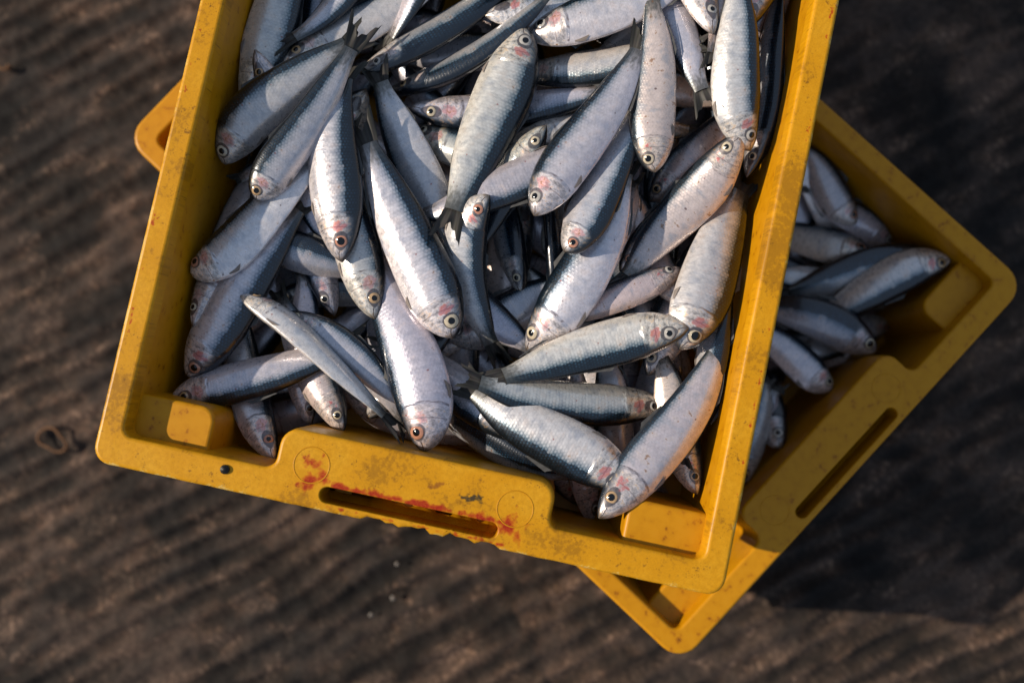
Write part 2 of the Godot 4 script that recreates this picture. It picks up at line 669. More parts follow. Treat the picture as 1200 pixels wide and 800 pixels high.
func part_crate(called: String, label: String, tr: Transform3D, height: float, depth: float, front: bool) -> Node3D:
	var o := thing(called, label, "crate", Vector3.ZERO)
	o.transform = Transform3D(tr.basis, tr.origin + Vector3.DOWN * height)
	var top := height
	var R := 0.011 if front else 0.019
	var outer := outline([[-0.2, 0.0, R], [0.2, 0.0, R], [0.2, 0.6, R], [-0.2, 0.6, R]], 0.004)
	var I := 0.1865
	var B := 0.0845
	var inner := outline([[-I, 0.017, 0.009], [-B, 0.017, 0.009], [-B, 0.044, 0.009], [B, 0.044, 0.009], [B, 0.017, 0.009], [I, 0.017, 0.009], [I, 0.583, 0.009], [B, 0.583, 0.009], [B, 0.556, 0.009], [-B, 0.556, 0.009], [-B, 0.583, 0.009], [-I, 0.583, 0.009]], 0.004)
	var near_slot := slot_outline(0.0005, 0.0103, 0.0572, 0.0058)
	var far_slot := slot_outline(0.0, 0.5897, 0.0572, 0.0058)
	if front:
		# chipped strip outside the hand slot
		var chip := noise(220.0, 71, 3)
		for i in outer[0].size():
			var q: Vector2 = outer[0][i]
			if q.y < 0.001 and q.x > -0.028 and q.x < 0.058:
				var c := clampf(0.35 + chip.get_noise_1d(q.x) * 1.5, 0.0, 1.0)
				outer[0][i] = q + Vector2(0, 0.0032 * c)
			elif q.y < 0.001:
				outer[0][i] = q + Vector2(0, 0.0003 * chip.get_noise_1d(q.x * 0.3))
	var rim_mat: Material = rim_painted if front else yellow_wall
	var b := 0.0024
	var prof_in := []
	var prof_out := []
	var prof_slot := []
	for k in 5:
		var a := PI / 2 * k / 4.0
		prof_in.append([b * (1.0 - cos(a)) - b * 0.0, top - b * (1.0 - cos(a)) * 0.0 - b * (1.0 - cos(a))])
	prof_in.clear()
	for k in 5:
		var a := PI / 2 * k / 4.0
		prof_in.append([b * sin(a), top - b * (1.0 - cos(a))])
		prof_out.append([b - b * sin(a), top - b * (1.0 - cos(a))])
		prof_slot.append([0.0008 * sin(a), top - 0.0008 * (1.0 - cos(a))])
	var face := flat_face(offset_points(outer, b), [offset_points(inner, 0.0), offset_points(near_slot, 0.0), offset_points(far_slot, 0.0)], top)
	prof_in.append([b + 0.0008, top - 0.012])
	prof_out.append([0.0, top - 0.024])
	var rim := part("rim", joined([face, loft(inner, prof_in), loft(outer, prof_out, true)]), rim_mat, o)
	var fy := top - depth
	part("inside_wall", loft(inner, [[b + 0.0008, top - 0.012], [b + 0.002, top - depth * 0.5], [b + 0.0042, fy - 0.002]]), yellow_wall, o)
	var fl := outline([[-0.188, 0.014, 0.006], [0.188, 0.014, 0.006], [0.188, 0.586, 0.006], [-0.188, 0.586, 0.006]], 0.03)
	part("base_panel", flat_face(fl[0], [], fy), yellow_wall, o)
	part("outer_shell", joined([loft(outer, [[0.0, top - 0.024], [0.010, top - 0.026], [0.011, top - 0.05], [0.018, 0.006], [0.021, 0.0]], true), flat_face(offset_points(outer, 0.021), [], 0.0, false)]), yellow_wall, o)
	for sv in [0, 1]:
		var ol: Array = near_slot if sv == 0 else far_slot
		var ps := prof_slot.duplicate()
		ps.append([0.0014, top - 0.030])
		var holes := []
		for hx in [-0.033, 0.021]:
			holes.append(slot_outline(hx, 0.0103 if sv == 0 else 0.5897, 0.008, 0.0034)[0])
		part("hand_slot", joined([loft(ol, ps), flat_face(offset_points(ol, 0.0014), holes, top - 0.030)]), rim_mat if sv == 0 else yellow_wall, o)
		for su: float in [-1.0, 1.0]:
			# corner step
			var v0 := 0.012 if sv == 0 else 0.588
			var v1 := 0.047 if sv == 0 else 0.553
			var cs: Array = [[su * 0.193, v0, 0.002], [su * 0.134, v0, 0.002], [su * 0.134, v1, 0.010], [su * 0.193, v1, 0.002]]
			if (su > 0.0) == (sv == 0):
				cs.reverse()
			var so := outline(cs, 0.006)
			var pr := []
			for k in 5:
				var a := PI / 2 * k / 4.0
				pr.append([0.0026 - 0.0026 * sin(a), top - 0.015 - 0.0026 * (1.0 - cos(a))])
			pr.append([-0.003, fy - 0.001])
			part("corner_step", joined([flat_face(offset_points(so, 0.0026), [], top - 0.015), loft(so, pr, true)]), yellow_wall, o)
			# moulded ring on the handle block
			var ring := TorusMesh.new()
			ring.inner_radius = 0.0108
			ring.outer_radius = 0.0116
			ring.rings = 40
			ring.ring_segments = 6
			var rg := part("moulded_ring", ring, yellow_wall, o)
			rg.position = Vector3(su * 0.0645, top, -0.0262 if sv == 0 else -0.5738)
			rg.scale = Vector3(1, 0.7, 1)
	return o

# ---------------------------------------------------------------- fish
const TT := [0.0, 0.02, 0.05, 0.09, 0.14, 0.2, 0.28, 0.38, 0.48, 0.6, 0.72, 0.82, 0.9, 0.96, 1.0]
const UPP := [0.04, 0.21, 0.38, 0.53, 0.67, 0.79, 0.92, 1.0, 0.99, 0.94, 0.85, 0.72, 0.56, 0.42, 0.35]
const LOP := [0.04, 0.21, 0.39, 0.56, 0.72, 0.86, 0.99, 1.05, 1.04, 0.97, 0.85, 0.68, 0.50, 0.38, 0.35]
const WP := [0.04, 0.17, 0.29, 0.38, 0.45, 0.50, 0.54, 0.55, 0.53, 0.48, 0.40, 0.30, 0.20, 0.13, 0.08]

func look(t: float, tab: Array) -> float:
	if t <= 0.0:
		return tab[0]
	for i in range(1, TT.size()):
		if t <= TT[i]:
			var s: float = (t - TT[i - 1]) / (TT[i] - TT[i - 1])
			var p0: float = tab[maxi(i - 2, 0)]
			var p3: float = tab[mini(i + 1, tab.size() - 1)]
			return cubic_interpolate(tab[i - 1], tab[i], lerpf(tab[i - 1], p0, 0.5), lerpf(tab[i], p3, 0.5), s) * 0.35 + lerpf(tab[i - 1], tab[i], s) * 0.65
	return tab[tab.size() - 1]

class Spine:
	var n: Vector3
	var c: Vector3
	var t: Vector3
	var roll: float
	var twist: float
	var side: float
	var hm: float
	var sway := Vector3.ZERO
	var belly := 1.0
	var nape := 1.0
	func at(k: float) -> Vector3:
		return n * (1 - k) * (1 - k) + c * 2 * k * (1 - k) + t * k * k + sway * sin(TAU * k)
	func frame(k: float) -> Array:
		var tg := ((c - n) * 2.0 * (1 - k) + (t - c) * 2.0 * k + sway * TAU * cos(TAU * k)).normalized()
		var lf := Vector3.UP.cross(tg).normalized()
		var u2 := tg.cross(lf).normalized()
		var r := roll + twist * (k - 0.4)
		var dv := lf * side * cos(r) + u2 * sin(r)
		var nn := u2 * cos(r) - lf * side * sin(r)
		return [tg, dv.normalized(), nn.normalized()]

var ring_t := PackedFloat32Array()
var ring_u := PackedFloat32Array()
var ring_l := PackedFloat32Array()
var ring_w := PackedFloat32Array()

func surface(s: Spine, t: float, ph: float, fr: Array, up: float, lo: float, wd: float) -> Vector3:
	var cs := cos(ph)
	var sn := sin(ph)
	var lat := absf(sn)
	var w := wd * (1.0 - 0.38 * smoothstep(0.45, 1.0, -cs))
	var te := 0.215 + 0.05 * lat
	if t < te:
		w *= 1.0 + 0.10 * clampf(1.0 - (te - t) * 12.0, 0.0, 1.0)
	return s.at(t * BODY) + fr[1] * (cs * (up * s.nape if cs > 0.0 else lo * lerpf(1.0, s.belly, smoothstep(0.15, 0.4, t)))) * s.hm * 0.5 + fr[2] * sn * w * s.hm * 0.5

func fish_shape(row: Array) -> ArrayMesh:
	var s := Spine.new()
	s.n = crate_point(row[0], row[1], row[2], false)
	s.t = crate_point(row[6], row[7], row[8], false)
	s.c = crate_point(row[3], row[4], row[5], false) * 2.0 - (s.n + s.t) * 0.5
	s.hm = row[9] * 0.0001
	s.roll = deg_to_rad(row[10])
	s.side = row[11]
	var p := PackedVector3Array()
	var uv := PackedVector2Array()
	var rows := 0
	for i in range(0, ring_t.size(), 3):
		var fr := s.frame(ring_t[i] * BODY)
		rows += 1
		for j in 13:
			p.append(surface(s, ring_t[i], TAU * (j % 12) / 12.0, fr, ring_u[i], ring_l[i], ring_w[i]))
			uv.append(Vector2(ring_t[i], j / 12.0))
	return grid_mesh(p, rows, 13, uv, true, s.side < 0.0)

func one_fish(row: Array, lower: bool, label: String, group: String, detail: bool) -> void:
	var s := Spine.new()
	var n := crate_point(row[0], row[1], row[2], lower)
	var m := crate_point(row[3], row[4], row[5], lower)
	var t := crate_point(row[6], row[7], row[8], lower)
	s.n = n
	s.t = t
	s.c = m * 2.0 - (n + t) * 0.5
	s.hm = row[9] * 0.0001
	s.roll = deg_to_rad(row[10])
	s.side = row[11]
	s.twist = rng.randf_range(-0.2, 0.2)
	s.belly = rng.randf_range(0.84, 1.12)
	s.nape = rng.randf_range(0.9, 1.04)
	s.sway = Vector3.UP.cross(t - n).normalized() * rng.randf_range(-0.0032, 0.0032)
	var root := thing("fish", label, "fish", Vector3.ZERO, group)
	var origin := s.at(0.4) + Vector3.DOWN * s.hm * 0.25
	root.position = origin
	s.n -= origin
	s.c -= origin
	s.t -= origin
	if ring_t.is_empty():
		for q in [0.0, 0.006, 0.014, 0.024, 0.036, 0.05, 0.065, 0.08, 0.1, 0.12, 0.14, 0.16, 0.18, 0.195, 0.207, 0.217, 0.226, 0.234, 0.242, 0.25, 0.257, 0.264, 0.271, 0.28, 0.295]:
			ring_t.append(q)
		for k in range(1, 26):
			ring_t.append(0.295 + 0.705 * k / 25.0)
		for q in ring_t:
			ring_u.append(look(q, UPP))
			ring_l.append(look(q, LOP))
			ring_w.append(look(q, WP))
	var seg := 28 if detail else 14
	var step := 1 if detail else 2
	var p := PackedVector3Array()
	var uv := PackedVector2Array()
	var rows := 0
	var bump := rng.randf_range(0.0, 10.0)
	for i in range(0, ring_t.size(), step):
		var tt := ring_t[i]
		var fr := s.frame(tt * BODY)
		rows += 1
		for j in seg + 1:
			var ph := TAU * (j % seg) / seg
			var lump := 1.0 + 0.03 * sin(tt * 9.0 + bump) * sin(ph + bump)
			p.append(surface(s, tt, ph, fr, ring_u[i], ring_l[i], ring_w[i] * lump))
			uv.append(Vector2(tt, float(j) / seg))
	part("body", grid_mesh(p, rows, seg + 1, uv, true, s.side < 0.0), skin_material(row[12]), root)
	# tail fin
	var fr1 := s.frame(BODY)
	var end := s.at(BODY * 0.985)
	var tail_len := s.at(1.0).distance_to(end)
	var sag := rng.randf_range(-0.5, 0.3)
	part("tail_fin", fin_sheet(end, s.frame(0.95)[0], fr1[1], fr1[2], tail_len, s.hm * 0.165, s.hm * rng.randf_range(0.24, 0.38), sag, detail), fin_mat, root)
	if not detail:
		return
	for e: float in [1.0, -1.0]:
		var et := 0.108
		var fe := s.frame(et * BODY)
		var ph := 0.40 * PI * e
		var pos := surface(s, et, ph, fe, look(et, UPP), look(et, LOP), look(et, WP))
		var out: Vector3 = (fe[2] * e * 0.95 + fe[1] * 0.18 - fe[0] * 0.22).normalized()
		var r := clampf(s.hm * 0.132, 0.0034, 0.0058)
		var x: Vector3 = fe[0]
		var z := x.cross(out).normalized()
		x = out.cross(z).normalized()
		var tr := Transform3D(Basis(x, out, z), pos - out * r * 0.34)
		part_eye(tr, r, root, label.contains("red-ringed"))
	# pectoral fin lying on the flank
	for e: float in [1.0, -1.0]:
		var fp := PackedVector3Array()
		var fu := PackedVector2Array()
		var fc := PackedColorArray()
		for a in 5:
			var ka := a / 4.0
			for b in 4:
				var kb := b / 3.0
				var tt := 0.275 + ka * 0.085 * (1.0 - 0.35 * kb)
				var ph := (0.87 - 0.01 * ka + (kb - 0.5) * (0.03 + 0.07 * ka)) * PI * e
				var fr := s.frame(tt * BODY)
				var q := surface(s, tt, ph, fr, look(tt, UPP), look(tt, LOP), look(tt, WP))
				var outw := (q - s.at(tt * BODY)).normalized()
				fp.append(q + outw * (0.0003 + 0.0006 * sin(ka * PI * 0.6)))
				fu.append(Vector2(ka, kb))
				var sh := 0.8 + 0.2 * (b % 2)
				fc.append(Color(0.20 * sh, 0.17 * sh, 0.15 * sh))
		part("pectoral_fin", grid_mesh(fp, 5, 4, fu, false, false, fc), fin_mat, root)
	# folded dorsal fin and anal fin
	var frd := s.frame(0.46 * BODY)
	part("dorsal_fin", low_fin(s, 0.44, 0.60, 1.0, s.hm * 0.09), fin_mat, root)
	part("anal_fin", low_fin(s, 0.74, 0.9, -1.0, s.hm * 0.05), fin_mat, root)

func low_fin(s: Spine, t0: float, t1: float, sg: float, high: float) -> ArrayMesh:
	var p := PackedVector3Array()
	var uv := PackedVector2Array()
	var cl := PackedColorArray()
	for i in 8:
		var k := i / 7.0
		var tt := lerpf(t0, t1, k)
		var fr := s.frame(tt * BODY)
		var half: float = (look(tt, UPP) if sg > 0.0 else look(tt, LOP)) * s.hm * 0.5
		var h := high * (1.0 - k * 0.75) * smoothstep(0.0, 0.15, k + 0.02)
		for j in 3:
			var q: Vector3 = s.at(tt * BODY) + fr[1] * sg * (half * 0.97 + h * j / 2.0) + fr[0] * high * 0.55 * j / 2.0
			p.append(q)
			uv.append(Vector2(k, j / 2.0))
			var sh := 0.75 + 0.25 * (i % 2)
			cl.append(Color(0.07 * sh, 0.07 * sh, 0.07 * sh))
	return grid_mesh(p, 8, 3, uv, false, false, cl)

func fin_sheet(at: Vector3, tg: Vector3, dv: Vector3, nn: Vector3, length: float, root: float, spread: float, sag: float, detail: bool) -> ArrayMesh:
	var rows := 7 if detail else 4
	var cols := 15 if detail else 7
	var p := PackedVector3Array()
	var uv := PackedVector2Array()
	var cl := PackedColorArray()
	for i in rows:
		var a := float(i) / (rows - 1)
		for j in cols:
			var b := 2.0 * j / (cols - 1) - 1.0
			var l := length * a * (0.45 + 0.55 * pow(absf(b), 1.3) + 0.05 * sin(b * 31.0 + sag * 40.0) * a)
			var w := lerpf(root, spread, pow(a, 0.85))
			p.append(at + tg * l + dv * b * w + nn * (length * 0.18 * a * a * sag + 0.0012 * sin(b * 7.0 + sag * 9.0) * a))
			uv.append(Vector2(a, b))
			var sh := (0.75 + 0.4 * (j % 2)) * (0.9 + 0.2 * sin(a * 5.0 + b * 3.0))
			cl.append(Color(0.040 * sh, 0.038 * sh, 0.034 * sh))
	return grid_mesh(p, rows, cols, uv, false, false, cl)

var iris_mesh := {}
func part_eye(tr: Transform3D, r: float, root: Node, red := false) -> void:
	if iris_mesh.is_empty():
		var tint := [Color(0.42, 0.36, 0.26), Color(0.34, 0.32, 0.29), Color(0.38, 0.25, 0.13), Color(0.36, 0.17, 0.11)]
		for q in 4:
			var prof := [[1.0, 0.0], [0.98, 0.14], [0.90, 0.27], [0.80, 0.34], [0.6, 0.43], [0.5, 0.46], [0.3, 0.5], [0.001, 0.52]]
			var pp := PackedVector3Array()
			var uu := PackedVector2Array()
			var cc := PackedColorArray()
			for i in prof.size():
				for j in 19:
					var a := TAU * (j % 18) / 18.0
					pp.append(Vector3(cos(a) * prof[i][0], prof[i][1], sin(a) * prof[i][0]))
					uu.append(Vector2(j / 18.0, i))
					var c: Color = tint[q]
					if i < 3:
						c = Color(0.045, 0.04, 0.04)
					elif i > 5:
						c = c * 0.5
					cc.append(c * (1.0 + 0.12 * sin(a * 5.0 + i)))
			iris_mesh[q] = grid_mesh(pp, prof.size(), 19, uu, true, true, cc)
		var dome := []
		for k in 6:
			var a := PI / 2 * k / 5.0
			dome.append([maxf(cos(a), 0.001), sin(a) * 0.3])
		iris_mesh["pupil"] = lathe(dome, 16, Transform3D.IDENTITY)
	var pick := rng.randi_range(0, 9)
	if red:
		pick = 9
	var e := part("eye", iris_mesh[0 if pick < 4 else (1 if pick < 7 else (2 if pick < 9 else 3))], eye_mat, root)
	e.transform = Transform3D(tr.basis.scaled_local(Vector3.ONE * r), tr.origin)
	var pu := part("pupil", iris_mesh["pupil"], pupil_mat, e)
	var ps := rng.randf_range(0.46, 0.60)
	pu.transform = Transform3D(Basis().scaled(Vector3(ps, 0.6, ps)), Vector3(0, 0.40, 0))

func crate_point(u: float, v: float, w: float, lower: bool) -> Vector3:
	u *= 0.001
	v *= 0.001
	w *= 0.001
	if lower:
		return LOWER_AT + Basis(Vector3.UP, LOWER_TURN) * Vector3(u, w, -v)
	return Vector3(u, UPPER_RIM + w, -v)

# ---------------------------------------------------------------- small things
func build_small_things() -> void:
	# bolt head on the front rim
	var o := thing("bolt", "small dark bolt stuck on the front crate's near rim, left part", "bolt", Vector3(-0.1165, UPPER_RIM, -0.0125))
	var dark := StandardMaterial3D.new()
	dark.albedo_color = Color(0.10, 0.095, 0.09)
	dark.roughness = 0.4
	dark.metallic = 0.5
	part("head", lathe([[0.0030, -0.0004], [0.0030, 0.001], [0.0025, 0.0017], [0.0018, 0.0018]], 18, Transform3D.IDENTITY), dark, o)
	part("shank", lathe([[0.0018, 0.0018], [0.0015, 0.0024], [0.0008, 0.0027], [0.0001, 0.0027]], 14, Transform3D.IDENTITY), dark, o)
	# loop of orange twine and a scrap of it on the concrete
	var twine := StandardMaterial3D.new()
	twine.albedo_color = Color8(92, 60, 30)
	twine.roughness = 0.8
	tag_one(twine_loop(0.011, 0.0014, 1.0), twine, "twine_loop", "small loop of orange twine lying on the concrete at left", "twine", Vector3(-0.3917, 0.001, 0.0387))
	tag_one(twine_loop(0.006, 0.002, 0.35), twine, "twine_scrap", "short orange scrap of twine at the left edge of the picture", "twine", Vector3(-0.5326, 0.001, -0.3187))
	var chalk := StandardMaterial3D.new()
	chalk.albedo_color = Color8(120, 114, 108)
	chalk.roughness = 0.8
	var k := 0
	for q in [[-0.033, 0.0855, 0.0019, "tiny pale pebble on the concrete, nearest the hand slot of three"], [-0.03, 0.1184, 0.0023, "largest of three pale pebbles on the concrete below the hand slot"], [-0.0469, 0.1388, 0.0018, "pale pebble on the concrete, lowest of three below the hand slot"]]:
		var st := PackedVector3Array()
		var uv := PackedVector2Array()
		var nz := noise(90.0, 80 + k, 2)
		for i in 7:
			for j in 11:
				var th := PI * i / 6.0
				var ph := TAU * (j % 10) / 10.0
				var v := Vector3(sin(th) * cos(ph), cos(th) * 0.7, sin(th) * sin(ph)) * float(q[2])
				st.append(v * (1.0 + nz.get_noise_3dv(v * 3.0) * 0.5))
				uv.append(Vector2(i, j))
		tag_one(grid_mesh(st, 7, 11, uv, true, true), chalk, "pebble", q[3], "pebble", Vector3(q[0], 0.0005, q[1]))
		k += 1

func tag_one(mesh: Mesh, mat: Material, called: String, label: String, category: String, at: Vector3) -> void:
	var o := part(numbered(called), mesh, mat, self)
	o.position = at
	o.set_meta("label", label)
	o.set_meta("category", category)

func twine_loop(r: float, thick: float, share: float) -> ArrayMesh:
	var p := PackedVector3Array()
	var uv := PackedVector2Array()
	var rows := 40
	for i in rows:
		var a := TAU * 1.15 * share * i / (rows - 1)
		var rr := r * (1.0 + 0.22 * sin(a * 2.0 + 0.6) + 0.1 * sin(a * 3.0))
		var c := Vector3(cos(a) * rr * 1.2, 0.001 + 0.0012 * sin(a * 1.3) + 0.0015 * i / rows, sin(a) * rr)
		var out := Vector3(cos(a), 0, sin(a))
		for j in 9:
			var b := TAU * (j % 8) / 8.0
			p.append(c + (out * cos(b) + Vector3.UP * sin(b)) * thick)
			uv.append(Vector2(i, j))
	return grid_mesh(p, rows, 9, uv, true)

const LOWER_TURN := 1.027696
const LOWER_AT := Vector3(0.31826, LOWER_RIM, -0.09292)
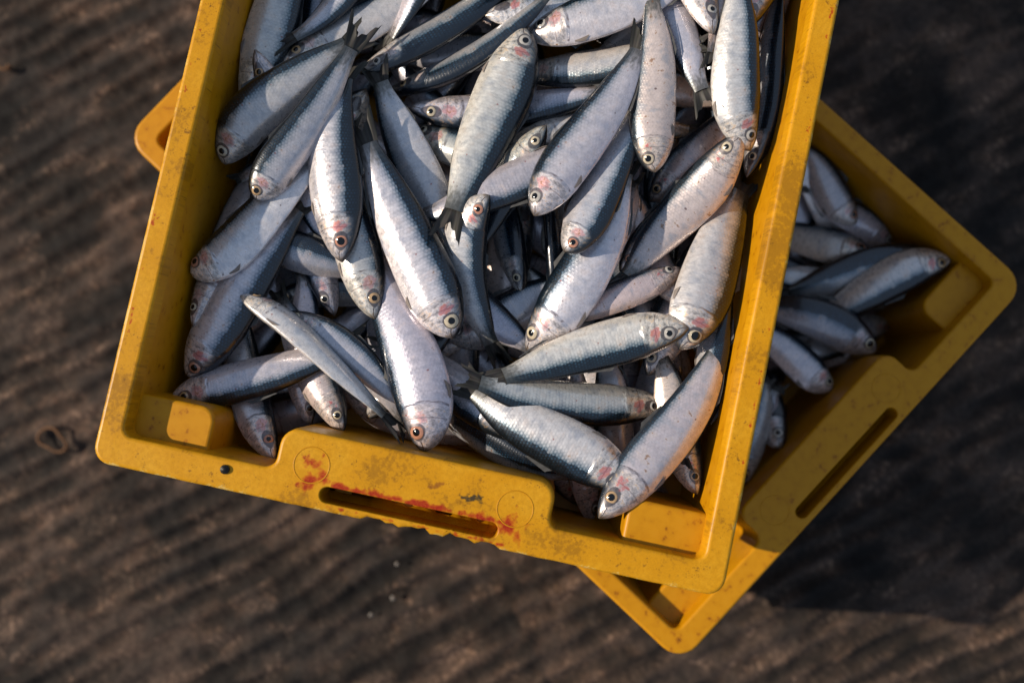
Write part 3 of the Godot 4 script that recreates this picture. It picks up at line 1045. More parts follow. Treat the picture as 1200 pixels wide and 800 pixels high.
# nose, middle and tail of each spine in its crate (mm across, mm from the near edge, mm from the rim), depth 0.1 mm, roll, back side, skin
const FRONT_FISH := [
	[-7.6, 124.5, -74, 37.7, 153.7, -69, 82.7, 182, -64, 325, 0, 1, 3, "grey flank lying flat in the deep gap right of the small curved upright fish"],
	[39.7, 164.2, -64.8, 15.4, 218.9, -67.3, -9.4, 274.6, -69.8, 261, 40, -1, 5, "dark narrow fish with a pinkish stripe deep in the central gap"],
	[64.5, 154, -59.4, 51.3, 217.4, -59.4, 37.8, 281.6, -59.4, 246, 55, 1, 5, "dark blue scaly back seen in the gap under the two noses at centre"],
	[6.9, 257.7, -50.1, 75.3, 289, -57.6, 144.6, 299.2, -65.1, 288, 5, -1, 2, "pale fish crossing behind the upright red-gilled fish, tail against the white one"],
	[-64.2, 264.4, -75.8, 5.5, 246.9, -50.8, 71, 234.1, -45.8, 286, 0, 1, 1, "spotted pale snout poking out beneath the small head left of the central upright fish"],
	[-131.6, 126, -74.5, -78.9, 141.5, -72, -26.6, 156.8, -69.5, 227, 35, 1, 5, "scaly dark flank in the gap above the belly-up fish"],
	[138, 55.2, -89.4, 116.5, 99.5, -66.9, 96.9, 143.2, -64.4, 304, -10, 1, 3, "pale flank glimpsed between the striped fish and the orange-bellied fish"],
	[113.7, 247.7, -73.1, 140.9, 289.7, -62.1, 169.6, 335.5, -63.1, 271, 0, 1, 4, "pinkish open-gilled head in the gap right of the red-gilled upright fish"],
	[134.9, 127, -59, 147.7, 187, -63.5, 161.1, 249.2, -74, 311, -5, 1, 4, "white-cheeked head with blood under the red-cheeked fish by the right wall"],
	[150.9, 175.8, -46.3, 111.9, 224.2, -63.8, 70.4, 270.4, -61.3, 277, -15, -1, 4, "pinkish white head tucked above the red-cheeked fish"],
	[101, 191.1, -45.9, 124.1, 232.4, -53.4, 147.6, 274.3, -60.9, 244, 20, 1, 2, "slim dark-backed fish alongside the stained fish in the right half"],
	[88.1, 177.8, -41.8, 93.2, 219.7, -46.8, 99.2, 266.1, -71.8, 254, -20, 1, 4, "pale pink flank in the gap beside the broad-bellied fish"],
	[119.6, 18.9, -88, 100.3, 77, -68, 81.9, 133.8, -48, 246, -25, -1, 2, "white sliver of a head in the front recess beside the orange-bellied fish"],
	[179.4, 56.5, -38.4, 157.6, 104.5, -51.9, 135.8, 150.7, -53.4, 263, 5, -1, 4, "brownish head pointing down in the recess by the right corner step"],
	[171.7, 150, -49, 167.9, 109.1, -41.5, 165.1, 68.7, -34, 277, 20, 1, 4, "torn brownish flank with loose fins by the right wall above the orange-bellied fish"],
	[-97.5, 19.5, -44.7, -136.6, 71.8, -64.7, -155.1, 132.7, -64.7, 288, -12, -1, 1, "pale bent head hanging into the front left recess"],
	[-85.2, 46, -71.4, -101.2, 102.7, -68.9, -117.8, 158.6, -66.4, 237, -8, -1, 4, "stubby pinkish snout just left of the handle block, first of two"],
	[-57.7, 47.3, -48, -94, 91.8, -58, -131.6, 137.6, -68, 257, 5, -1, 4, "pink-cheeked head at the handle block's left corner, second of two"],
	[-172, 95.2, -46.4, -169, 158.9, -60.9, -167, 226.7, -81.4, 261, -20, 1, 2, "sliver of pale belly along the left wall under the two grey heads"],
	[-84.4, 224.8, -71.2, -140.2, 220.5, -71.2, -177.8, 197.3, -71.2, 265, 10, -1, 4, "fish with sunlit orange tail fin touching the left wall"],
	[-9.4, 78.8, -68, 47.9, 58.6, -48, 107, 53.8, -28, 302, 52, 1, 5, "dark wet back lying along the inside of the handle block"],
	[60.2, 67.7, -32.4, 3.5, 94.8, -55.4, -56, 123.4, -72.4, 342, 12, 1, 2, "pale triangular flank under the crossing tails above the handle block"],
	[-83.9, 123, -64.2, -115.5, 180.1, -64.2, -147.6, 237.9, -64.2, 249, 0, 1, 3, "narrow fish with a round eye squeezed beside the pink-gilled head"],
	[-42.6, 174.7, -68.6, 11.8, 149, -61.1, 64.8, 123.9, -53.6, 275, 5, 1, 3, "grey back sunk below the big white fish's head"],
	[33, 272.8, -26.4, 9.5, 217.9, -43.9, -14.6, 161.2, -61.4, 271, 20, 1, 5, "shaded scaly flank below the central upright fish"],
	[176.1, 112.9, -33.4, 170.2, 168.7, -40.9, 166, 223, -48.4, 238, 30, -1, 5, "dark fish wedged along the right wall low down"],
	[-45.9, 59.2, -58.3, -18.3, 112.2, -52.3, 8.3, 166, -58.3, 272, 20, -1, 5, "dark fish below the crossing tails at front centre"],
	[-150, 169.6, -63.2, -103.4, 159.8, -53.2, -61.2, 151.9, -63.2, 269, 20, 1, 5, "dark fish under the left group of heads"],
	[-171.4, 246.3, -45, -163.5, 318, -45, -158, 389.3, -45, 323, -12, -1, 1, "spotted pale fish hugging the left wall at the top"],
	[-152.3, 279.7, -43.3, -100.8, 330.5, -53.3, -45, 375.4, -43.3, 314, -8, 1, 2, "pale flank framed by dark fins at upper left"],
	[-105.2, 441, -51.6, -116.5, 356.4, -47.1, -161.4, 288.3, -36.6, 248, 15, 1, 2, "silvery fish with its dark tail fin over the spotted one by the left wall"],
	[-45.3, 446, -48.7, -67.5, 371.8, -41.2, -92, 303.7, -53.7, 246, 25, 1, 2, "slim silvery tail end pointing down left among the dark-backed fish at top"],
	[0.3, 315.8, -68.4, 69, 328.5, -43.4, 130.2, 347.8, -18.4, 284, 15, -1, 2, "dark-bottomed fish right under the large one at top centre"],
	[-83, 284.8, -68.1, -21.4, 320.2, -48.1, 25.6, 377, -28.1, 258, 38, -1, 5, "dark blue-backed fish, lower of the slanting pair at top centre"],
	[-100.6, 288.3, -49.1, -43.8, 339.4, -51.6, 4.5, 411, -54.1, 272, 30, -1, 5, "dark blue-backed fish, upper of the slanting pair at top centre"],
	[171.6, 270.7, -45, 173, 342.2, -45, 168.2, 419, -45, 243, 45, -1, 5, "dark fish pressed along the right wall at the top"],
	[55.2, 445.5, -57, 96.9, 369.1, -34.5, 135.2, 297.8, -12, 303, -18, -1, 3, "pale belly curving down to a tail at top right"],
	[146.5, 477.6, -52, 138.1, 398.5, -32, 129.7, 321.6, -12, 229, -10, 1, 4, "brownish tail fin hanging between the two heads at top right"],
	[-64.2, 274.6, -59.4, 12, 289.6, -59.4, 77.1, 314.2, -39.4, 301, 10, -1, 1, "small head with a ringed eye left of the central upright fish"],
	[-9.1, 170.6, -51.6, -52.5, 236.2, -56.6, -93.2, 298.2, -41.6, 336, -18, 1, 3, "pale flank with brown spots left of the central upright fish"],
	[76.2, 271.5, -28.5, 13.9, 226.3, -26, -50.9, 193.4, -43.5, 299, 12, 1, 3, "fish passing under the central upright fish, dark edge downward"],
	[7.2, 217, -14.3, -0.6, 172.7, -39.3, 38.9, 111.6, -64.3, 292, 14, 1, 0, "small curved upright fish with dark back at the middle"],
	[6.4, 335.8, -46.3, 66.7, 363.9, -31.3, 123.6, 418.6, -16.3, 349, -14, 1, 1, "large pink-gilled fish slanting across the top centre"],
	[127, 349.5, -12, 96.4, 421.6, -36.5, 62.9, 500.8, -67, 293, -5, -1, 1, "downward head with a small pupil, left of two at top right"],
	[167, 282.8, -24, 145.5, 333.5, -13, 130.8, 406.6, -14, 317, 4, -1, 0, "white-flanked dark-backed fish standing upright near the right wall top"],
	[142.1, 352.7, -12, 158.3, 431.2, -42, 176, 517.2, -72, 293, 8, -1, 1, "downward head with a big dark eye, right of two at top right"],
	[-168.2, 284.4, -30, -131.1, 219.5, -50, -76, 152, -50, 246, -5, -1, 3, "fish whose dark forked tail lies over the round-eyed narrow one at left"],
	[-170.4, 61.2, -54.3, -145.8, 123.2, -45.8, -112.4, 208.3, -49.3, 364, 5, -1, 0, "large-eyed grey fish pointing down left near the left wall"],
	[-181.2, 130.3, -43.4, -145.3, 171.9, -40.4, -94.2, 251.1, -43.4, 340, -16, 1, 1, "plain grey fish pointing at the left wall, above the larger head"],
	[-177.8, 45.3, -51.7, -118.6, 73.1, -49.2, -51.7, 116.8, -46.7, 306, 12, -1, 1, "dark-edged fish lying level just above the left corner step"],
	[-116.2, 116, -49.9, -57.4, 96, -42.4, -11.9, 50.8, -54.9, 240, 5, 1, 3, "greyish fish half hidden behind the thin belly-up one"],
	[-143, 121.6, -37.6, -85.7, 98.1, -32.1, -13.5, 53.7, -32.6, 249, -58, 1, 2, "thin belly-up fish slanting to the handle block, red slit at its tip"],
	[-0.3, 46.8, -25.6, -25, 110.4, -37.1, -78.4, 184.9, -60.6, 420, -12, 1, 3, "broad silver fish with crusty scales pointing down at the handle block"],
	[-52.2, 125.3, -40.9, -83.1, 186.8, -43.9, -99.1, 260.6, -40.9, 330, -6, -1, 1, "pink-gilled head just left of the big white fish"],
	[2.3, 123.1, -29.3, -36.1, 176.3, -31.8, -95.6, 259.6, -34.3, 420, 2, -1, 0, "big white fish with a red gill blotch near the centre"],
	[-80.1, 157, -30.9, -100.1, 222.2, -30.9, -102.8, 296, -30.9, 360, 12, -1, 0, "fish with a red-ringed eye pointing straight down, left of centre"],
	[-175.9, 207.3, -46.7, -149.6, 254.7, -30.7, -93.6, 313.2, -26.7, 338, 12, 1, 1, "bluish fish with a pale round eye touching the left wall"],
	[-145.6, 185.9, -30.7, -125.1, 230.6, -25.7, -97.2, 318.9, -20.7, 290, 22, 1, 1, "slanting fish with dark blue back and goldish flank at upper left"],
	[158, 290.3, -16.1, 133.1, 239.4, -38.6, 99, 171.7, -41.1, 301, -6, -1, 4, "brown-stained fish with its snout up under the white-flanked one"],
	[141.1, 201.5, -46.3, 100.3, 171.5, -38.8, 60.6, 143.5, -51.3, 216, -10, -1, 4, "small pinkish tail end above the red-cheeked fish"],
	[50.6, 126.4, -47, 79.3, 189.3, -29.5, 90.1, 273, -32, 383, -12, 1, 1, "broad-bellied fish with a dark eye pointing down left, right of centre"],
	[61.7, 190.8, -13.1, 77.6, 236.7, -20.1, 98, 320.5, -33.1, 296, 22, -1, 1, "dark-backed white-cheeked fish tucked under the sloping one"],
	[134.9, 52.2, -20.2, 74.7, 73.8, -24.7, 9.1, 99.7, -35.2, 376, 2, 1, 0, "large fish under the level pair, running down to the front recess"],
	[148.1, 146, -26.1, 158.9, 206.2, -35.1, 176, 278.2, -56.1, 407, -6, -1, 0, "brightest white fish along the right wall"],
	[108.8, 255.2, -20.8, 97.4, 307.9, -20.8, 76.9, 386.2, -20.8, 320, -12, 1, 4, "upright fish with a blood-red gill and eye at upper right"],
	[38.1, 209.4, -12, 60.7, 268.9, -17, 86.9, 354.4, -22, 349, -16, 1, 1, "sloping pale fish whose snout ends beside the dark-backed white-cheeked one"],
	[154.4, 112.2, -62, 81, 97.7, -37, 10.7, 100.3, -12, 293, 12, 1, 0, "level fish with a dark blue striped back, lower of the pair at front right"],
	[149.8, 160, -17.8, 90.4, 135, -27.8, 25, 95.9, -17.8, 329, 8, 1, 0, "level red-cheeked fish, upper of the pair at front right"],
	[117.1, 30.4, -12, 154.8, 95.7, -24.5, 175.3, 173.7, -37, 335, -4, 1, 6, "orange-bellied fish curving up along the right wall"],
	[4.5, 339, -37, -2.8, 271.9, -34.5, -15.7, 181.3, -12, 376, 2, 1, 0, "long white upright fish with a dark right edge at centre"]]
const FRONT_BURIED := [
	[15.9, 358.9, -85.9, 30, 416.9, -87.4, 30, 476.6, -100.9, 319, 0, 1, 3],
	[11.1, 529.4, -108, -52.6, 527.1, -92, -116, 521.7, -88, 298, 30, 1, 1],
	[-25.7, 480.3, -93.1, 35.8, 480.7, -91.1, 96, 468.2, -83.1, 324, 30, 1, 5],
	[168.7, 400.3, -89.3, 169.6, 335.3, -96.3, 170.3, 270.3, -109.3, 301, 0, 1, 2],
	[158.3, 549.2, -107.3, 161.5, 489.3, -92.3, 161, 429.4, -97.3, 320, 45, 1, 3],
	[-92.5, 93.8, -82.6, -124.6, 147.6, -87.1, -144.4, 207.1, -97.6, 293, 5, -1, 5, "nearly hidden silver fish right of the large-eyed fish by the left wall"],
	[-155.2, 345.3, -89.7, -105.3, 385.8, -92.2, -47.7, 414.4, -94.7, 320, 0, 1, 4],
	[85.2, 224.7, -104.3, 33.4, 267.6, -85.8, -25.8, 299.6, -79.3, 309, 30, 1, 5],
	[60.6, 395.3, -86.5, 100, 442.9, -92, 134, 494.6, -91.5, 318, -10, 1, 1],
	[98.6, 504.4, -80.8, 133.2, 455.5, -87.3, 155.2, 399.9, -105.8, 311, 5, 1, 5],
	[-40.7, 536, -78.1, 18.5, 531.7, -93.1, 77.2, 522.2, -108.1, 280, 45, 1, 1],
	[-1.8, 191.5, -84.4, 3.7, 123.8, -86.9, 23.3, 58.7, -109.4, 305, 0, 1, 2, "half-buried silver fish right of the broad crusty-scaled fish"],
	[-33.4, 260.5, -97.1, -71.4, 214.2, -82.1, -104.2, 164, -87.1, 282, -10, 1, 0],
	[152.1, 51.5, -94.6, 148.7, 117.8, -89.1, 134, 182.5, -89.6, 338, 5, -1, 1, "nearly hidden silver fish above the orange-bellied fish"],
	[9.4, 125.8, -73.1, -50.5, 97.1, -90.6, -102.7, 56.1, -88.1, 307, -10, -1, 0, "nearly hidden silver fish above the broad crusty-scaled fish"],
	[-86.7, 428.7, -87, -31.2, 391.6, -87, 15.5, 344, -87, 308, 30, 1, 4],
	[79.6, 208.4, -87, 129.7, 166, -82, 172.1, 116, -77, 315, 15, -1, 4, "nearly hidden silver fish below the brightest white fish"],
	[24.1, 517.2, -82.4, -41.8, 503.7, -84.9, -109, 500.9, -87.4, 340, 5, -1, 0],
	[-177.7, 56.6, -101.5, -113.8, 72.2, -81.5, -54, 99.6, -81.5, 329, 5, -1, 3, "nearly hidden silver fish right of the fish above the left step"],
	[29, 234, -79.6, 25.8, 174.1, -84.6, 32.5, 114.6, -89.6, 336, 5, 1, 4, "half-buried silver fish right of the small curved fish"],
	[-98.4, 284.6, -70.3, -127.3, 230.2, -85.3, -166.2, 182.4, -100.3, 334, 30, -1, 0, "nearly hidden silver fish right of the goldish slanting fish"],
	[153.6, 154.5, -79.6, 166.9, 219.7, -92.1, 169.1, 286.1, -104.6, 309, 30, -1, 0],
	[118.2, 29.2, -97.1, 77.8, 73.6, -84.1, 42.7, 122.4, -77.1, 298, -10, 1, 4, "nearly hidden silver fish below the large fish under the level pair"],
	[-159.4, 437, -80.8, -137.8, 494.1, -83.3, -126.6, 554.1, -105.8, 294, -10, -1, 5],
	[-155, 298.8, -91.6, -156.2, 235.4, -86.1, -167.8, 173.1, -86.6, 311, 0, -1, 1],
	[-4.5, 264.2, -89.9, -41.9, 208.8, -79.9, -73.8, 150, -89.9, 334, -10, 1, 4, "nearly hidden silver fish below the central upright fish"],
	[-40.3, 352, -76.9, 7.8, 317.4, -84.4, 51.9, 277.9, -91.9, 323, 0, -1, 1, "nearly hidden silver fish above the lower dark-backed fish at top"],
	[-68.3, 374.5, -85.1, -114.9, 331.7, -81.6, -162.7, 290.3, -90.1, 284, -10, 1, 3],
	[36, 485.1, -78.9, 91.2, 521.8, -86.4, 149.4, 553.7, -93.9, 295, 30, 1, 4],
	[-107.5, 487.1, -83.8, -55.1, 456.2, -81.3, -10, 415.4, -98.8, 284, 0, 1, 0],
	[121, 85.9, -77.5, 89.9, 136.8, -85, 69.4, 192.9, -92.5, 333, 5, -1, 0],
	[22.4, 391, -72.7, 74.9, 361.1, -82.7, 127.9, 332.1, -92.7, 277, 5, -1, 5],
	[118.7, 419.5, -79, 145, 357, -83.5, 160.4, 290.9, -94, 310, -10, -1, 1, "nearly hidden silver fish below the downward head at top right"],
	[75.7, 110.4, -65.1, 15.6, 88.3, -83.6, -47.7, 77.9, -90.1, 295, -10, -1, 0],
	[-142.3, 410.5, -83.2, -80.5, 394.3, -80.7, -19, 376.9, -78.2, 270, 0, -1, 4],
	[48.8, 197.3, -82.1, 72.4, 260.4, -81.6, 108, 317.7, -87.1, 279, 5, -1, 3],
	[131.9, 215.8, -92.6, 117.4, 278.7, -80.1, 111.6, 343.1, -87.6, 302, 30, 1, 3, "nearly hidden silver fish left of the brown-stained fish"],
	[166.6, 149.6, -70.4, 168.6, 216.7, -77.9, 168.4, 283.9, -105.4, 306, 0, -1, 3],
	[-162.2, 32.4, -77.1, -160.8, 96.2, -78.6, -167.8, 159.8, -92.1, 325, 45, 1, 4, "nearly hidden silver fish left of the fish above the left step"],
	[-63.7, 165.5, -85.4, -45.6, 107, -76.9, -16.1, 53.3, -80.4, 296, 15, 1, 5, "nearly hidden silver fish right of the belly-up fish"],
	[-70.8, 522.9, -65.8, -32.1, 468.2, -80.3, 1.4, 410.1, -100.8, 307, 0, 1, 2],
	[142.6, 419.2, -73.6, 82.3, 430.4, -78.1, 22.5, 443.7, -88.6, 311, 0, -1, 1],
	[55.1, 331.6, -78.6, 116.6, 332.7, -78.6, 177.7, 340.6, -78.6, 293, 5, 1, 4, "half-buried silver fish right of the blood-gilled upright fish"],
	[25.9, 450.5, -82.9, -3.6, 392.5, -77.9, -19.1, 329.3, -72.9, 297, 15, 1, 4],
	[19.9, 526.1, -67.8, 0.2, 467.6, -78.3, -19.4, 409, -82.8, 324, 0, 1, 2],
	[-54.7, 374.9, -74, -116.4, 364, -74, -175.9, 344.3, -94, 325, 5, 1, 0],
	[169.3, 334, -83.8, 152, 273.8, -79.3, 121.5, 219.1, -68.8, 338, 0, 1, 3, "nearly hidden silver fish right of the brown-stained fish"],
	[-124.3, 159.9, -83.5, -57.7, 172.6, -75.5, 8.3, 188.2, -73.5, 293, -10, 1, 4],
	[-133.7, 164, -84.6, -89.3, 206.2, -73.6, -52.2, 254.9, -74.6, 278, 5, -1, 4],
	[52.1, 218.9, -70.1, 47.8, 280.9, -75.1, 57.5, 342.3, -80.1, 272, -10, -1, 5],
	[158.7, 132.4, -72.7, 112, 181, -72.7, 57.1, 220.2, -72.7, 289, 5, 1, 5, "nearly hidden silver fish right of the red-cheeked level fish"],
	[14.1, 331.3, -62.6, -47.9, 322.5, -72.6, -110.3, 316.9, -82.6, 292, 0, -1, 3, "nearly hidden silver fish below the upper dark-backed fish at top"],
	[-51.5, 389.4, -67.6, -85.5, 439.8, -77.6, -120.7, 489.5, -87.6, 329, 5, 1, 1],
	[118.1, 115.3, -70.6, 74.5, 156.1, -73.1, 26.8, 192.1, -75.6, 297, 5, -1, 2, "nearly hidden silver fish left of the broad-bellied fish"],
	[8.3, 247.9, -77.5, -48.1, 281.3, -75, -101.2, 319.8, -72.5, 275, 45, -1, 3, "nearly hidden silver fish left of the lower dark-backed fish at top"],
	[132.4, 353.5, -66.8, 149.5, 417.8, -71.3, 156.8, 483.9, -81.8, 283, -10, 1, 3],
	[102.4, 284.6, -72.6, 93.8, 346.6, -67.6, 80, 407.6, -82.6, 288, 5, -1, 4],
	[-68, 76.6, -64.1, -4.9, 64.9, -75.6, 59.2, 65.5, -99.1, 326, 15, 1, 3, "half-buried silver fish below the broad crusty-scaled fish"]]
const FRONT_FAR_END := [
	[-141.8, 436.8, -70, -115.5, 495.4, -74, -79.2, 548.3, -90, 322, 5, 1, 3],
	[153.9, 516.7, -83.1, 94.3, 504.4, -72.1, 34.3, 494.1, -73.1, 271, 30, 1, 3],
	[-29.4, 369.9, -71.9, -29.8, 434.3, -75.4, -42.1, 497.6, -66.9, 276, 5, -1, 3],
	[10.9, 469.4, -73.1, 71.4, 468.2, -75.6, 131.3, 460, -78.1, 278, 30, 1, 0],
	[-32.2, 420.3, -53.9, -94.1, 426.9, -66.4, -156.3, 429.6, -98.9, 310, 0, -1, 2],
	[14.2, 428.6, -76, 66.5, 398.3, -71, 120.4, 370.7, -66, 322, 5, -1, 3],
	[58.1, 489.3, -67.4, 118.3, 473.5, -66.4, 180.6, 472.1, -77.4, 318, 45, -1, 4],
	[75.7, 431.2, -70.8, 16.1, 439.1, -64.8, -44.1, 439.8, -70.8, 334, 30, -1, 5],
	[-180.1, 395.2, -103.2, -113.4, 385, -63.2, -46.9, 374.3, -43.2, 333, 15, -1, 5],
	[-158.1, 554.6, -102.8, -135.3, 496.2, -62.8, -110.5, 438.7, -42.8, 326, 45, -1, 2],
	[90.3, 454.1, -67.3, 54.3, 400.6, -59.8, 13.6, 350.6, -72.3, 272, 5, -1, 2],
	[39.9, 504.4, -57.3, 95.8, 533, -74.8, 150.7, 563.4, -92.3, 282, 15, 1, 4],
	[166.4, 487.2, -75.1, 109.7, 516, -60.1, 49.5, 536.7, -65.1, 298, -10, -1, 4],
	[-52.5, 395.3, -66.2, 4, 367.5, -63.2, 57.1, 333.6, -66.2, 308, 15, -1, 2],
	[49.9, 319.6, -65, 93.5, 365.5, -57.5, 130, 417.2, -70, 297, 15, -1, 3, "nearly hidden silver fish right of the large pink-gilled fish at top"],
	[-150.7, 293.2, -83, -148.5, 360.4, -70.5, -141.1, 427.3, -58, 293, 15, 1, 5, "nearly hidden silver fish right of the spotted fish at the left wall"],
	[-135.9, 560.6, -107.9, -76.2, 530, -67.9, -23.1, 488.9, -47.9, 333, 0, -1, 5],
	[-98.4, 466.3, -71.9, -35.4, 456.4, -61.9, 27.1, 443.9, -51.9, 278, 30, 1, 0],
	[119.4, 376.9, -56.3, 147.8, 436.6, -61.3, 163.1, 500.8, -66.3, 291, 15, -1, 4],
	[-140.9, 344.1, -53.1, -162.9, 408.2, -63.1, -172.1, 475.3, -93.1, 294, -10, 1, 5],
	[153.4, 456.1, -39.9, 166, 397, -59.9, 171, 336.9, -79.9, 301, 15, -1, 4, "nearly hidden silver fish above the white-flanked upright fish"],
	[-172.2, 550.4, -63.7, -164.8, 491.2, -66.2, -171.2, 431.9, -68.7, 294, -10, 1, 3],
	[-130.5, 548.6, -75, -73, 513, -57, -21.4, 469.3, -45, 313, 0, -1, 1],
	[122, 481.7, -41.2, 58.7, 469.1, -56.2, -5.9, 470, -71.2, 323, 15, 1, 3],
	[-24.4, 344.6, -46.8, 34, 362.8, -54.3, 87.1, 393.3, -61.8, 297, -10, 1, 0, "half-buried silver fish right of the lower dark-backed fish at top"],
	[123.6, 531.1, -48.7, 63.3, 530.1, -53.7, 3.1, 533.2, -78.7, 276, 30, 1, 5],
	[6.4, 419.9, -49.5, -38.1, 459.3, -49.5, -90.7, 487.2, -69.5, 303, 0, 1, 1],
	[98.5, 321.5, -37.4, 92.5, 389.5, -51.4, 101.2, 457.2, -77.4, 295, 0, 1, 0],
	[15.8, 541.4, -78.8, -48.8, 537.4, -55.3, -113.5, 536.9, -43.8, 315, 5, 1, 0],
	[-116.8, 525.3, -57.9, -85.5, 469.1, -55.9, -48.2, 416.6, -47.9, 332, 0, -1, 5],
	[-0.9, 532.2, -69, 29.8, 480.5, -53, 50.2, 424, -49, 296, -10, 1, 4],
	[-51.6, 515.4, -45.3, -110.7, 495.4, -42.3, -164.3, 463.4, -45.3, 294, 30, 1, 3],
	[41.1, 525.3, -55.6, -20.1, 530.7, -48.1, -81.2, 537.1, -40.6, 296, 30, 1, 5],
	[-174.9, 456.2, -69, -117.8, 426.4, -41.5, -58.4, 401.6, -34, 287, 0, 1, 2],
	[5.2, 526.4, -43.2, 69.3, 514.5, -43.2, 134.5, 511.1, -43.2, 296, 5, 1, 2],
	[67.6, 426.5, -47.3, 26, 470.5, -39.8, -23.9, 504.9, -52.3, 319, 0, -1, 1],
	[-87.9, 421.7, -35, -61.1, 476.4, -43.5, -25.5, 525.8, -40, 336, 5, 1, 1],
	[28.2, 443.9, -39.5, -32.3, 436.6, -34, -91.3, 421, -34.5, 292, 0, -1, 3],
	[136, 566, -53.8, 121.7, 503.2, -36.3, 96.7, 443.8, -38.8, 323, 5, 1, 1],
	[5.2, 384.7, -76.1, 51.5, 424.7, -40.1, 92.5, 470.1, -16.1, 311, -10, -1, 5],
	[-169, 392.6, -52.4, -166.2, 459.9, -37.4, -163.7, 527.2, -22.4, 337, 45, 1, 4],
	[27.8, 463.4, -30.2, 74.7, 502.6, -32.7, 121.1, 542.4, -35.2, 294, 15, 1, 1],
	[-64.7, 460, -26.5, -101, 512.4, -31.5, -145, 558.5, -56.5, 337, 0, -1, 5],
	[-39.6, 523.8, -36, 24.2, 518.9, -31, 86.9, 506, -26, 321, 15, -1, 3],
	[-5.6, 494, -17, -57.4, 526.6, -32, -114, 549.8, -47, 329, -10, -1, 0],
	[22.6, 490.7, -19.7, 33.8, 431.6, -30.7, 56.8, 375.9, -29.7, 282, 5, -1, 4],
	[-148.9, 509.6, -18.3, -146, 446.7, -28.3, -133.3, 385.1, -58.3, 314, 5, 1, 4],
	[-135.8, 482.5, -18.4, -85.5, 447.7, -26.4, -29, 424.2, -28.4, 310, 0, -1, 4],
	[164.9, 514.9, -40.8, 128.4, 462.5, -35.8, 84.4, 416.1, -30.8, 290, 5, 1, 2],
	[-32.5, 489.2, -31.9, -32.7, 421.4, -21.9, -23.5, 354.3, -31.9, 315, -10, -1, 1],
	[166.7, 548.3, -38.6, 111.9, 521.2, -25.1, 55.1, 498.1, -23.6, 285, 5, -1, 0],
	[8.3, 374.1, -56.1, -7.6, 437.1, -23.6, -12, 502, -11.1, 283, 30, -1, 3],
	[138.8, 459.1, -22.1, 85.1, 427.6, -24.6, 31.8, 395.4, -27.1, 291, 30, 1, 0]]
